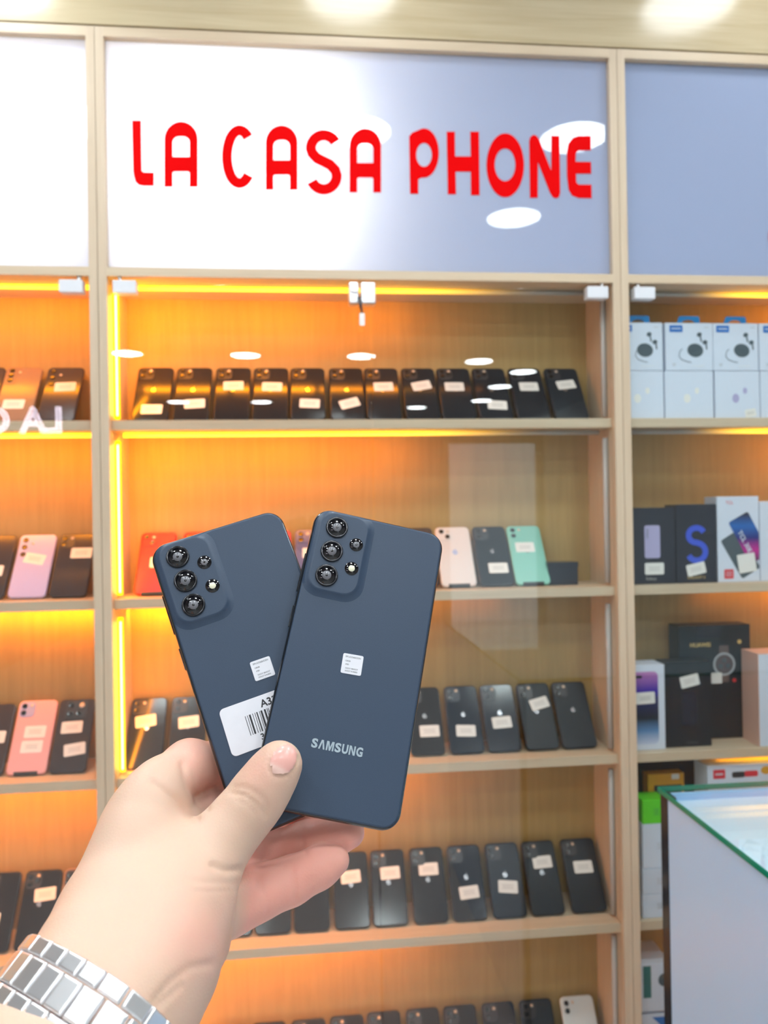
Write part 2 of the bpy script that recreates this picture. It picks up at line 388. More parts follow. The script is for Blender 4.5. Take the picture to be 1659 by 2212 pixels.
# letters of the sign: outlines traced in the plane of the panel
def arc(cx, cy, rx, ry, a0, a1, n=14): return [(cx+rx*math.cos(math.radians(a0+(a1-a0)*k/n)), cy+ry*math.sin(math.radians(a0+(a1-a0)*k/n))) for k in range(n+1)]
K1 = .5003
def c1(x, y): return (x*K1, y*K1)
def c2(x, y): return (830+x*.4997, y*.4997)
def letter_A(x0, x1, y0, y1, f):
    w = (x1-x0); st = w*.245; r = w*.5; ry = (y1-y0)*.27
    out = [(x0, y1)]+arc(x0+r, y0+ry, r, ry, 180, 360)+[(x1, y1), (x1-st, y1)]
    g = y1-(y1-y0)*.235
    out += arc(x1-st-8, g+8, 8, 8, 0, -90, 4)+arc(x0+st+8, g+8, 8, 8, 270, 180, 4)+[(x0+st, y1)]
    hi, hb = y0+(y1-y0)*.225, y1-(y1-y0)*.46
    hole = [(x0+st, hb)]+arc(x0+st+w*.2, hi+26, w*.2, 26, 180, 270, 6)+arc(x1-st-w*.2, hi+26, w*.2, 26, 270, 360, 6)+[(x1-st, hb)]
    return [[f(*p) for p in out], [f(*p) for p in hole]]
def thick(center, nrm_w, f):            # ribbon with varying half-width around a centre line
    L = []; R_ = []
    for i, (p, wd) in enumerate(zip(center, nrm_w)):
        a = center[max(i-1, 0)]; c = center[min(i+1, len(center)-1)]; dx, dy = c[0]-a[0], c[1]-a[1]; l = math.hypot(dx, dy); nx, ny = -dy/l, dx/l
        L.append((p[0]+nx*wd, p[1]+ny*wd)); R_.append((p[0]-nx*wd, p[1]-ny*wd))
    return [[f(*q) for q in L+R_[::-1]]]
def letter_S(cx, y0, y1, w, f):
    h = y1-y0; q = h/4; c = arc(cx, y0+q+10, w/2-18, q-12, -28, -180, 16)+[(cx-w/2+24, y0+h*.36), (cx-w*.2, y0+h*.44), (cx+w*.18, y0+h*.54), (cx+w/2-24, y0+h*.63)]
    c += arc(cx, y1-q-10, w/2-18, q-10, 0, 155, 16)
    n = len(c); return thick(c, [22.5]*n, f)
def ell(cx, cy, rx, ry, n=40): return [(cx+rx*math.cos(2*PI*k/n), cy+ry*math.sin(2*PI*k/n)) for k in range(n)]
letters = []
letters.append([[c1(*p) for p in [(570, 521), (609, 521), (612, 738), (622, 745), (665, 745), (665, 803), (620, 803), (600, 799), (585, 785), (578, 760), (575, 740)]]])
letters.append(letter_A(710, 854, 526, 807, c1))
C_ = arc(1034, 677, 54, 114, -47, -316, 30); letters.append(thick(C_, [22]*len(C_), c1))
letters.append(letter_A(1147, 1285, 542, 820, c1))
letters.append(letter_S(1398, 562, 838, 148, c1))
letters.append(letter_A(1509, 1645, 556, 831, c1))
letters.append([[c2(*p) for p in [(112, 838), (108, 590), (120, 575)]+arc(172, 662, 64, 106, -110, 90, 18)+[(160, 768), (147, 775), (147, 838)]], [c2(*p) for p in ell(172, 670, 34, 52)]])
letters.append([[c2(*p) for p in [(270, 570), (305, 570), (306, 677), (374, 677), (372, 570), (409, 570), (412, 844), (375, 844), (374, 742), (308, 742), (310, 840), (275, 840)]]])
letters.append([[c2(*p) for p in ell(523, 715, 81, 138)], [c2(*p) for p in ell(522, 713, 45, 71)]])
letters.append([[c2(*p) for p in [(630, 855), (627, 610), (632, 592), (645, 583), (658, 588), (668, 602), (722, 740), (722, 588), (757, 588), (760, 835), (755, 852), (742, 858), (728, 852), (716, 832), (664, 700), (663, 855)]]])
letters.append([[c2(*p) for p in [(893, 588), (893, 650), (840, 650), (828, 662), (826, 700), (893, 701), (894, 751), (828, 751), (830, 790), (840, 799), (895, 799), (896, 857), (840, 856), (812, 845), (797, 820), (790, 760), (789, 660), (796, 620), (815, 596), (840, 588)]]])
def sign_pt(px, py): p = on_y(px, py, .0152); return p
def to_sign(sp, lp, name='letter'):
    # metric copy of the outline, laid on the panel
    loops = [[(sign_pt(*q).x, sign_pt(*q).z) for q in l] for l in lp]
    me = poly_me(loops, .0012, xf=lambda x, y, z: Vector((x, .0154-z, y)))
    ob = link_mesh(name, me, M['red'], sp); ob.matrix_parent_inverse = (sp.matrix_parent_inverse).copy()
    ob.matrix_parent_inverse = Matrix.Identity(4)
    return ob
bpy.context.view_layer.update()
for lp in letters:
    ob = to_sign(cabs[1][1], lp); ob.matrix_parent_inverse = cabs[1][1].matrix_world.inverted()
ra = arc(1700, 512, 40, 42, 0, 359, 30)
ob = to_sign(cabs[2][1], [ra, arc(1702, 512, 20, 22, 0, 359, 24)]); ob.matrix_parent_inverse = cabs[2][1].matrix_world.inverted()

# ------------------------------------------------------------------ phones on the shelves
def apple_loops(s):
    body = []
    for k in range(28):
        a = 2*PI*k/28; r = 1+.10*math.cos(2*a)*0; x = .92*math.cos(a)*r; y = 1.0*math.sin(a)
        if abs(math.cos(a)) < .35 and math.sin(a) > 0: y -= .16*(1-abs(math.cos(a))/.35)
        if abs(math.cos(a)) < .3 and math.sin(a) < 0: y += .08*(1-abs(math.cos(a))/.3)
        if x > .55 and -.05 < y < .65: x -= .28*math.sin((y+.05)/.7*PI)
        body.append((x*s, y*s))
    leaf = [(.05*s, 1.12*s), (.12*s, 1.42*s), (.42*s, 1.62*s), (.40*s, 1.32*s)]
    return [body, leaf]
APPLE = poly_me(apple_loops(.0058), .0003)
def sticker_me(w, h): return slab_me(w, h, .0003, .003, .00005, 1, 4)
STK = sticker_me(.044, .026)
def lines_me(w, n=3, gap=.0035, th=.0013):
    bm = bmesh.new()
    for k in range(n):
        ww = w*(.9 if k % 2 else 1.0); y = (n/2-k-.5)*gap
        for i in range(6):
            x0 = -ww/2+ww*i/6; mtx = Matrix.Translation((x0+ww/14, y, .0004)) @ Matrix.Diagonal((ww/8, th, .0001, 1)); bmesh.ops.create_cube(bm, size=1, matrix=mtx)
    me = bpy.data.meshes.new('print'); bm.to_mesh(me); bm.free(); return me
PRN = lines_me(.026)
_c = {}
def cache(key, fn):
    if key not in _c: _c[key] = fn()
    return _c[key]
LENS = lathe_me([(.0055, 0), (.0055, .0012), (.0050, .0015), (.0040, .0013), (.0004, .0011)], 24)
FLASH = lathe_me([(.0030, 0), (.0028, .0007), (.0004, .0008)], 16)
TH = math.radians(34)
def phone(label, X, zs, w=.077, h=.155, col='black', cam='i2', stk=(0, .5, 0), logo='logo', cut=False, extra=None, lean=TH, name='smartphone', group=None, cs=None):
    t_ = .0090
    Yb = BACK-.002-h*math.sin(lean)-t_*math.cos(lean)
    t = thing(name, label, 'phone', (X, Yb, zs+t_*0*math.sin(lean)+.0004), (PI/2-lean, 0, 0), group)
    bd = cache(('b', w, h), lambda: slab_me(w, h, t_, .0105, .0028, 3, 5, 0, h/2, 0))
    link_mesh('body', bd.copy() if False else cache(('bm', w, h, col), lambda: bd.copy()), M[col], t)
    Z = t_
    def put(nm, me, mm, x, y, z=Z, rot=0, par=t, s=1):
        q = bpy.data.objects.new(nm, me); COL.objects.link(q); q.parent = par; q.location = (x, y, z); q.rotation_euler = (0, 0, rot)
        if s != 1: q.scale = (s, s, s)
        if not me.materials: me.materials.append(mm)
        return q
    L_ = cache(('lens',), lambda: LENS); F_ = cache(('fl',), lambda: FLASH)
    bump = M.get(cs or ('frame' if col in ('black', 'blackm', 'graphite', 'brown') else col))
    if cam in ('i2', 'i3', 'i2d', 'i2v'):
        me = cache(('bump', cam[:2], bump.name), lambda: slab_me(.032, .033, .0013, .009, .0005, 2, 5)); me2 = me
        bx, by = -w/2+.020, h-.021
        bo = put('camera_bump', me2, bump, bx, by)
        sp = {'i2': [(-.0065, .0075), (-.0065, -.0075)], 'i2v': [(-.0065, .0075), (-.0065, -.0075)], 'i2d': [(-.0065, .0075), (.0065, -.0065)], 'i3': [(-.0070, .0075), (-.0070, -.0075), (.0075, 0)]}[cam]
        for (a, c) in sp: put('lens', L_, M['lens'], a, c, .0013, par=bo)
        put('flash', F_, M['bronze_dot'], .0085, .0085 if cam != 'i2d' else .007, .0013, par=bo, s=1.15)
    elif cam == 's3':
        me = cache(('bs', bump.name), lambda: slab_me(.020, .046, .0013, .006, .0005, 2, 5))
        bo = put('camera_bump', me, bump, -w/2+.015, h-.028)
        for c in (.015, .001, -.013): put('lens', L_, M['lens'], 0, c, .0013, par=bo)
        put('flash', F_, M['bronze_dot'], .016, .012, .0, par=bo)
    elif cam == 'l3':
        for c in (.015, .033, .051): put('lens', L_, M['lens'], -w/2+.014, h-c)
        put('flash', F_, M['bronze_dot'], -w/2+.030, h-.024)
    elif cam == 'sq':
        me = cache(('sq', bump.name), lambda: slab_me(.046, .040, .0014, .006, .0005, 2, 5))
        bo = put('camera_bump', me, M['frame'], 0, h-.025)
        for (a, c) in ((-.012, .009), (-.012, -.009), (.006, -.009)): put('lens', L_, M['lens'], a, c, .0014, par=bo)
        put('flash', F_, M['bronze_dot'], .011, .009, .0014, par=bo, s=2)
    if logo:
        me = APPLE if logo == 'logo' else cache(('apl', logo), lambda: poly_me(apple_loops(.0068), .0003))
        put('logo', me, M[logo], 0, h*.56, Z)
    if stk:
        for s_ in (stk if isinstance(stk, list) else [stk]):
            so = put('price_sticker', STK, M['sticker'], s_[0]*w, s_[1]*h, Z, math.radians(s_[2]))
            put('sticker_print', PRN, M['greyink'], 0, 0, 0, par=so)
    if cut:
        me = cache(('cut',), lambda: box_me(-.024, .024, -.0002, .006, .0015, .0094, .0006)); put('bottom_opening', me, M['ink'], 0, 0, 0)
    return t
def row(bay, k, items, where, grp):
    zs = SHT[k]
    for it in items:
        px, lab = it[0], it[1]; kw = dict(it[2]) if len(it) > 2 else {}
        h = kw.get('h', .155); ln = kw.get('lean', TH)
        X = wx(px, zs+h*math.cos(ln), BACK-.008)
        phone(lab+' '+where, X, zs, group=grp, **kw)
T = 'top shelf of the middle cabinet'
row(0, 0, [
 (340, 'black three-lens phone, low sticker, leftmost on', dict(cam='i3', stk=(.02, .20, 0))),
 (423, 'black phone with lower-right sticker, second from left on', dict(cam='i3', stk=(.08, .30, 4))),
 (506, 'black phone with high sticker, third from left on', dict(cam='i3', stk=(.02, .64, 2))),
 (586, 'black phone with high sticker, fourth from left on', dict(cam='i3', stk=(.04, .62, -2))),
 (664, 'black phone with low straight sticker, fifth from left on', dict(cam='i3', stk=(.05, .30, -3))),
 (746, 'black phone with low tilted sticker, left of door gap,', dict(cam='i3', stk=(.06, .30, 18))),
 (821, 'black phone with straight sticker, right of door gap,', dict(cam='i3', stk=(.04, .62, 2))),
 (900, 'black phone with tilted high sticker, eighth from left on', dict(cam='i3', stk=(.06, .64, 12))),
 (975, 'black phone with high sticker, ninth from left on', dict(cam='i3', stk=(-.02, .62, 0))),
 (1051, 'black phone with low sticker, third from right on', dict(cam='i3', stk=(.08, .26, -4))),
 (1128, 'black phone with high sticker, second from right on', dict(cam='i2', stk=(.04, .62, 0))),
 (1206, 'black phone with high tilted sticker, rightmost on', dict(cam='i2', stk=(.06, .66, 8), col='blackm', w=.079))], T, 'phones on the middle cabinet top shelf')
T = 'second shelf of the middle cabinet'
row(0, 1, [
 (346, 'bright red phone farthest left on', dict(col='redp', cam='i2d', logo=None, stk=(.12, .50, 0), cs='redp', cut=True)),
 (436, 'red phone behind the top of the left held phone,', dict(col='redp', cam='i2d', logo=None, stk=None, cs='redp')),
 (592, 'magenta phone peeking between the two held phones,', dict(col='magenta', cam='i2', logo=None, stk=None)),
 (674, 'slate blue phone between the two held phones,', dict(col='blue', cam='i2', logo=None, stk=(.0, .60, 0), cs='blue')),
 (896, 'dark brown phone left of the white one,', dict(col='graphite', cam='i2', logo=None, stk=None)),
 (974, 'white silicone-cased phone on the', dict(col='cream', cam='i2d', logo='logo_l', stk=None, cs='cream', cut=True, w=.079)),
 (1052, 'glossy black phone with silver logo, white sticker below,', dict(col='black', cam='i2', stk=(.10, .28, 0))),
 (1126, 'mint green phone on the', dict(col='mint', cam='i2v', stk=(-.05, .62, 0), cs='mint', cut=True, w=.079))], T, None)
T = 'third shelf of the middle cabinet'
row(0, 2, [
 (326, 'black phone beside the lit amber tube, leftmost on', dict(cam='i2', stk=(-.05, .66, 8))),
 (412, 'black phone partly hidden by the left held phone,', dict(cam='i2', stk=(.02, .62, 6))),
 (910, 'black phone touching the right held phone edge,', dict(cam='i2', stk=(.10, .34, 0))),
 (991, 'black phone with low sticker, fourth from right on', dict(cam='i2', stk=(.02, .32, -3))),
 (1068, 'black phone with sticker under its logo, third from right,', dict(cam='i2', stk=(.02, .42, 3))),
 (1146, 'black phone with high tilted sticker, second from right,', dict(cam='i2', stk=(.12, .68, 14), col='blackm')),
 (1222, 'black phone without any sticker, rightmost on', dict(cam='i2', stk=None, col='blackm', w=.080))], T, None)
T = 'fourth shelf of the middle cabinet'
row(0, 3, [
 (512, 'black phone seen under the fingers, farthest left on', dict(cam='i2', stk=None)),
 (592, 'black phone half hidden by the little finger,', dict(cam='i2', stk=(0, .74, 8), logo=None)),
 (672, 'black phone just right of the little finger base,', dict(cam='i2', stk=None)),
 (755, 'black phone with sticker touching the little fingertip,', dict(cam='i2', stk=(.0, .66, 4))),
 (834, 'glossy black phone in a clear shiny case,', dict(cam='i2', stk=(.06, .68, 2))),
 (917, 'black phone with high sticker, fifth from right,', dict(cam='i2', stk=(.04, .70, 0))),
 (997, 'black phone with low sticker, fourth from right,', dict(cam='i2', stk=(.04, .36, 4))),
 (1079, 'black phone with low tilted sticker, third from right,', dict(cam='i2', stk=(.04, .40, -6), col='blackm')),
 (1157, 'black phone with high straight sticker, second from right,', dict(cam='i2', stk=(.06, .70, 2), col='blackm')),
 (1242, 'black phone with high sticker, rightmost on', dict(cam='i2', stk=(.04, .60, 0), col='blackm', w=.081))], T, None)
T = 'bottom shelf of the middle cabinet'
row(0, 4, [
 (500, 'top of a black phone, far left on the', dict(cam='i2', stk=None, h=.148)),
 (581, 'top of a black phone, second from left on', dict(cam='i2', stk=None, h=.150)),
 (666, 'top of a black phone, third from left on', dict(cam='i2', stk=None, h=.150)),
 (748, 'top of a black phone, fourth from left on', dict(cam='i2', stk=None, h=.152)),
 (827, 'top of a black phone, fifth from left on', dict(cam='i3', stk=None)),
 (910, 'top of a black phone, fifth from right on', dict(cam='i2', stk=None)),
 (990, 'black three-lens phone, fourth from right on', dict(cam='i3', stk=None)),
 (1072, 'black phone with high sticker, third from right on', dict(cam='i2', stk=(.1, .62, 0))),
 (1153, 'black phone beside the white one on the', dict(cam='i2', stk=None, col='blackm')),
 (1241, 'white phone with two black lenses on the', dict(cam='i2v', stk=None, col='pearl', cs='pearl', w=.079))], T, None)
T = 'top shelf of the left cabinet'
row(-1, 0, [
 (-22, 'dark phone cut by the left picture edge,', dict(cam=None, col='graphite', stk=(.3, .25, 0), logo=None)),
 (58, 'bronze brown phone with a column of three lenses,', dict(cam='s3', col='brown', stk=(-.05, .30, 0), logo=None, cs='brown')),
 (147, 'dark phone with tilted sticker next to the cabinet post,', dict(cam='l3', col='graphite', stk=(.08, .62, 3), logo=None))], T, None)
T = 'second shelf of the left cabinet'
row(-1, 1, [
 (2, 'dark phone cut by the left picture edge,', dict(cam=None, col='graphite', stk=(.05, .42, 0), logo=None)),
 (88, 'phone painted with blue-violet glare, tilted sticker,', dict(cam='l3', col='glare', stk=(.02, .60, -12), logo=None)),
 (172, 'dark phone with sticker beside the cabinet post,', dict(cam='i2', col='graphite', stk=(.18, .68, 0), logo=None))], T, None)
T = 'third shelf of the left cabinet'
row(-1, 2, [
 (0, 'dark phone cut by the left picture edge,', dict(cam=None, col='graphite', stk=(.10, .52, 0), logo=None)),
 (88, 'pink cased phone with two stickers,', dict(cam='i2', col='pink', stk=[(.05, .56, 0), (.03, .36, 0)], logo=None, cs='lavender', cut=True, w=.081, h=.160)),
 (172, 'dark phone with square camera plate and two stickers,', dict(cam='sq', col='graphite', stk=[(-.05, .60, 2), (.12, .30, 8)], logo=None, h=.160, w=.076))], T, None)
T = 'fourth shelf of the left cabinet'
row(-1, 3, [
 (12, 'dark glossy phone cut by the left picture edge,', dict(cam='i3', stk=(-.15, .40, 0))),
 (100, 'dark phone with sticker reflecting white and red shapes,', dict(cam='i3', stk=(.12, .68, 5))),
 (182, 'pale bronze phone partly hidden behind the wrist,', dict(cam='i3', col='brown', stk=(.0, .66, 80), logo=None))], T, None)
zs = SHT[1]; xb = wx(1219, zs, .07)
t = thing('small_box', 'small dark blue box lying right of the mint phone', 'box', (xb, .075, zs))
link_mesh('carton', box_me(-.034, .034, 0, .05, .0003, .050, .001), M['navy'], t); link_mesh('lid', box_me(-.035, .035, -.001, .051, .040, .0515, .001), M['navy'], t)

# ------------------------------------------------------------------ boxes in the right cabinet
_sh = [0]
def carton(label, px0, px1, k, h, Y, depth, m, name='phone_box', zoff=.0004, cat='box', group=None, kz=None):
    zb = (SHT[k] if kz is None else kz)+zoff
    x0 = wx(px0, zb+h/2, Y); x1 = wx(px1, zb+h/2, Y); xm = (x0+x1)/2; x0 = max(x0, BW+PT+.0128); w = x1-x0
    _sh[0] = xm-(x0+x1)/2
    t = thing(name, label, cat, ((x0+x1)/2, Y, zb), group=group)
    link_mesh('carton', box_me(-w/2, w/2, 0, depth, 0, h, .0008), M[m], t)
    return t, w, h
def onface(t, name, me, m, x, z, rot=0, off=.0003):
    q = link_mesh(name, me, M[m] if isinstance(m, str) else m, t); q.location = (x, -off, z); q.rotation_euler = (PI/2, 0, 0)
    q.rotation_mode = 'XYZ'; x += _sh[0]; q.matrix_local = Matrix.Translation((x, -off, z)) @ Matrix.Rotation(PI/2, 4, 'X') @ Matrix.Rotation(math.radians(rot), 4, 'Z')
    return q
def flat(w, h, r=.002): return slab_me(w, h, .0003, r, .00005, 1, 4)
Yb = .035
for i, (a, c) in enumerate(((1330, 1433.5), (1436.5, 1541), (1544.5, 1641), (1643, 1747))):
    nm = ['leftmost, half behind the cabinet post', 'second from left', 'third from left, with a small paper label', 'at the right picture edge'][i]
    t, w, h = carton('plain white earbud box in the lower layer, '+nm, a, c, 0, .106, Yb, .1, 'white', 'earbud_box')
    onface(t, 'printed_shape', poly_me([ell(0, 0, .008, .010)], .0002), 'lavender' if i == 2 else 'sticker', -.005 if i != 2 else -.004, .045)
    onface(t, 'printed_shape', poly_me([ell(0, 0, .005, .007)], .0002), 'lavender' if i == 2 else 'sticker', .018, .062)
    if i == 2: onface(t, 'paper_label', flat(.026, .018), 'sticker', .030, .012, 10); onface(t, 'label_print', lines_me(.018, 2), 'greyink', .030, .012, 10)
for i, (a, c) in enumerate(((1328, 1431.5), (1437.5, 1539.5), (1540.5, 1637.5), (1640, 1740))):
    nm = ['leftmost, beside the cabinet post', 'second from left', 'third from left', 'cut by the right picture edge'][i]
    t, w, h = carton('white earbud box with blue hanger tab in upper layer, '+nm, a, c, 0, .106, Yb, .1, 'white', 'earbud_box', zoff=.1074 - (.003 if i else 0)*0)
    onface(t, 'brand_patch', flat(.030, .015, .001), 'pblue', -.030, .093); onface(t, 'patch_print', lines_me(.022, 1, th=.003), 'white', -.030, .093, off=.0006)
    s = .012
    onface(t, 'printed_case', poly_me([ell(0, 0, .0185, .0150)], .0002), 'greyprint', .014, .045, -8)
    for (ex, ez, er) in ((.024, .080, 20), (.037, .063, 15)):
        onface(t, 'printed_earbud', poly_me([ell(0, 0, .0058, .0048)], .0002), 'greyprint', ex, ez, er)
        onface(t, 'printed_earbud_stem', flat(.0032, .015, .0015), 'greyprint', ex+.003, ez-.009, er-10, off=.0005)
    cb = thick([(-.016, .048), (-.022, .042), (-.024, .032), (-.018, .024), (-.006, .020), (.004, .018)], [.0007]*6, lambda x, y: (x, y))
    q = link_mesh('printed_cable', poly_me(cb, .0002, xf=lambda x, y, z: Vector((x, -z-.0003, y))), M['greyprint'], t)
    onface(t, 'small_print', lines_me(.03, 1, th=.0012), 'sticker', .02, .010); onface(t, 'small_print', lines_me(.008, 2, .003), 'greyink', -.036, .013); onface(t, 'small_print', lines_me(.010, 1), 'greyink', .040, .096)
    if True:
        tabl = [[(-.027, 0), (-.023, .013), (-.019, .0155), (.019, .0155), (.023, .013), (.027, 0)], ell(0, .002, .012, .0065, 20)]
        tabl = [[(-.026, 0), (-.022, .013), (-.018, .0155), (.022, .0155), (.026, .013), (.027, 0), (.016, 0)]+arc(0, 0, .015, .0075, 0, 180, 8)]
        q = link_mesh('hanger_tab', poly_me(tabl, .001, xf=lambda x, y, z: Vector((x, .003-z, y))), M['skycard'], t); q.location = (_sh[0], 0, .106)
# second shelf
Yb = .045
t, w, h = carton('black phone box showing a lavender phone, next to the cabinet post', 1355, 1459, 1, .170, Yb, .055, 'navy')
ph = onface(t, 'printed_phone', slab_me(.036, .073, .0004, .005, .0001, 1, 5), 'lavender', .002, .094); onface(t, 'price_sticker', STK, 'sticker', .006, .034); onface(t, 'sticker_print', PRN, 'greyink', .006, .034, off=.0003)
onface(t, 'printed_name', text_me('Galaxy', .009, .0001), 'greyink', -.002, .012); onface(t, 'printed_name', text_me('Galaxy', .008, .0001), 'greyprint', -.010, .112, 90, off=.001)
t, w, h = carton('black phone box with a large blue letter S', 1461, 1548, 1, .176, Yb, .055, 'navy')
Sc = arc(0, .0185, .0185, .0165, 25, 270, 14)[:]+arc(0, -.0185+.0, .0205, .0195, 90, -155, 16)[1:]
onface(t, 'printed_letter', poly_me(thick([(x, y) for x, y in Sc], [.0065]*len(Sc), lambda x, y: (x, y)), .0004), 'sblue', .0, .088)
onface(t, 'price_sticker', STK, 'sticker', -.002, .031, 12); onface(t, 'sticker_print', PRN, 'greyink', -.002, .031, 12, off=.0003)
onface(t, 'printed_name', text_me('GALAXY S', .009, .0001), 'gold', -.002, .012)
t, w, h = carton('tall white phone box showing two tilted phones and a red patch', 1550, 1640, 1, .192, Yb, .055, 'white')
gp = gradmat('printed_wave', [(0, (.02, .02, .06)), (.25, (.6, .01, .3)), (.5, (.01, .02, .2)), (.75, (.01, .14, .5)), (1, (.03, .03, .05))], 1, -.055, .055)
def clip_rr(wd, hd, cx, cz, rot, xmin, xmax, zmin=0.001, zmax=1):
    pts = rrect(wd, hd, .005, 6); a = math.radians(rot); P = [(cx+x*math.cos(a)-y*math.sin(a), cz+x*math.sin(a)+y*math.cos(a)) for x, y in pts]
    for (ax, lim, sg) in ((0, xmax, 1), (0, xmin, -1), (1, zmax, 1), (1, zmin, -1)):
        out = []
        for i in range(len(P)):
            p, q = P[i], P[(i+1) % len(P)]; pi, qi = (p[ax]-lim)*sg <= 0, (q[ax]-lim)*sg <= 0
            if pi: out.append(p)
            if pi != qi: s_ = (lim-p[ax])/(q[ax]-p[ax]); out.append((p[0]+(q[0]-p[0])*s_, p[1]+(q[1]-p[1])*s_))
        P = out
    return P
pm = poly_me([clip_rr(.050, .100, .004, .062, 30, -w/2+.001, w/2-.001)], .0002, xf=lambda x, y, z: Vector((x, -z-.0002, y))); link_mesh('printed_phone', pm, M['greyprint'], t)
pm = poly_me([clip_rr(.052, .108, .025, .098, 28, -w/2+.001, w/2-.001)], .0002); q = onface(t, 'printed_phone', pm, gp, 0, 0, off=.0006)
q.data.transform(Matrix.Translation((-.025, -.098, 0))); q.location.x += .025; q.location.z += .098
onface(t, 'printed_name', text_me('TCL 30E', .015, .0001, .0003), 'white', .014, .090, -62, off=.0012)
onface(t, 'printed_name', text_me('TCL', .010, .0001), 'cardred', -.020, .178); onface(t, 'red_patch', flat(.022, .021), 'cardred', -.024, .018)
onface(t, 'patch_print', lines_me(.015, 3, .004), 'white', -.024, .018, off=.0006); onface(t, 'paper_label', flat(.042, .042), 'sticker', .018, .042, 8, off=.0016)
t, w, h = carton('white phone box cut by the right picture edge on the second shelf', 1642, 1735, 1, .180, Yb, .055, 'white')
onface(t, 'printed_phone', slab_me(.06, .12, .0003, .006, .0001, 1, 5), 'greyprint', .008, .085); onface(t, 'paper_label', flat(.04, .035), 'sticker', .015, .07, off=.0008)
# third shelf
Yb = .040
t, w, h = carton('white phone box with a purple and blue wallpaper phone picture', 1340, 1436.5, 2, .188, Yb, .055, 'white')
wp = gradmat('printed_wallpaper', [(0, (.55, .62, .8)), (.18, (.10, .25, .5)), (.35, (.01, .015, .02)), (.62, (.01, .02, .12)), (.75, (.05, .02, .4)), (1, (.5, .2, .5))], 1, -.078, .078)
q = onface(t, 'printed_phone', slab_me(.068, .160, .0006, .011, .0002, 1, 6), wp, .002, .093); onface(t, 'price_sticker', STK, 'sticker', .006, .115, 2, off=.0012)
onface(t, 'sticker_print', PRN, 'greyink', .006, .115, 2, off=.0015); onface(t, 'printed_notch', flat(.022, .006, .0029), 'ink', -.012, .162, off=.0012)
t, w, h = carton('black phone box with a tilted white sticker in front of the watch box', 1437.5, 1536, 2, .190, .048, .045, 'blackm')
onface(t, 'price_sticker', STK, 'sticker', .004, .147, 12); onface(t, 'sticker_print', PRN, 'greyink', .004, .147, 12, off=.0003)
onface(t, 'printed_phone', slab_me(.035, .075, .0003, .004, .0001, 1, 4), 'navy', .002, .085); onface(t, 'printed_name', text_me('Galaxy', .010, .0001), 'greyprint', .008, .010)
t, w, h = carton('tall black smartwatch box with a bronze watch picture and gold lettering', 1468, 1622, 2, .262, .098, .050, 'blackm', 'watch_box', cat='box')
onface(t, 'gold_lettering', text_me('HUAWEI', .013, .0002, .0003), 'gold', -.035, .217); onface(t, 'gold_emblem', poly_me([ell(0, 0, .005, .005, 12)], .0002), 'gold', .060, .222)
onface(t, 'raised_lid', flat(.060, .028), 'navy', -.015, .247, off=.001)
onface(t, 'watch_strap_print', slab_me(.023, .085, .0003, .003, .0001, 1, 4), mat('print_bronze', (.13, .09, .085), .4), .022, .172)
onface(t, 'watch_case_print', lathe_me([(.027, 0), (.0265, .0005), (.023, .0007), (.0228, .0003), (.001, .0003)], 32), mat('print_silver', (.45, .47, .5), .3), .022, .171, off=.0004)
onface(t, 'watch_dial_print', poly_me([ell(0, 0, .0215, .0215)], .0002), mat('print_dial', (.10, .075, .08), .35), .022, .171, off=.0012)
for k, (a, c) in enumerate(((.0, .009), (-.009, -.004), (.009, -.004))): onface(t, 'sub_dial_print', lathe_me([(.0055, 0), (.0045, .0002), (.001, .0002)], 16), M['greyprint'], .022+a, .171+c, off=.0015)
onface(t, 'paper_label', flat(.026, .025), 'sticker', .002, .140, off=.002); onface(t, 'red_dot', poly_me([ell(0, 0, .0045, .0045, 16)], .0002), 'cardred', .046, .133)
t, w, h = carton('peach and white phone box at the right picture edge, third shelf', 1640, 1760, 2, .205, .026, .066, 'white')
for s in (-1,): link_mesh('side_panel', box_me(-w/2-.0012, -w/2, 0, .066, .0, .205), M['peach'], t)
link_mesh('top_panel', box_me(-w/2-.0012, w/2, 0, .066, .205, .2062), M['peach'], t)
onface(t, 'printed_name', text_me('Galaxy A', .020, .0001), 'greyink', -.006, .180); onface(t, 'printed_phone', slab_me(.075, .12, .0003, .006, .0001, 1, 5), 'lavender', .01, .085)
# fourth shelf
t, w, h = carton('flat black carton at the back of the fourth shelf, right cabinet', 1384, 1505, 3, .335, .115, .045, 'blackm')
t, w, h = carton('amber yellow framed box behind the glass counter corner', 1402, 1480, 3, .295, .085, .028, 'yellow')
onface(t, 'dark_window', flat(w-.02, .20, .002), 'ink', .004, .17); onface(t, 'paper_label', flat(.018, .012), 'sticker', .022, .288)
# white boxes stacked under a green one
zz = 0
for i, (hh, lb, mm) in enumerate(((.052, 'white accessory box lowest in the stack behind the counter post', 'white'), (.055, 'white accessory box second from the bottom of the stack', 'white'), (.098, 'larger white accessory box just below the green one', 'white'), (.052, 'bright green box topmost of the stack behind the counter post', 'green'))):
    t, w, h = carton(lb, 1388, 1440+(14 if i < 3 else 0), 3, hh, .030, .05, mm, 'accessory_box', zoff=.0004+zz); zz += hh+.0006
    onface(t, 'small_print', lines_me(.012, 3, .005), 'greyink' if mm == 'white' else 'teal', .004, hh/2)
t, w, h = carton('white and red accessory box with black and red gadget picture', 1531, 1700, 3, .325, .035, .06, 'white', 'accessory_box')
onface(t, 'red_patch', flat(.028, .020), 'cardred', -.065, .306); onface(t, 'patch_print', lines_me(.018, 1, th=.004), 'white', -.065, .306, off=.0006)
onface(t, 'printed_gadget', flat(.030, .013, .004), 'ink', -.020, .303); onface(t, 'printed_gadget', flat(.032, .013, .004), 'cardred', .010, .304)
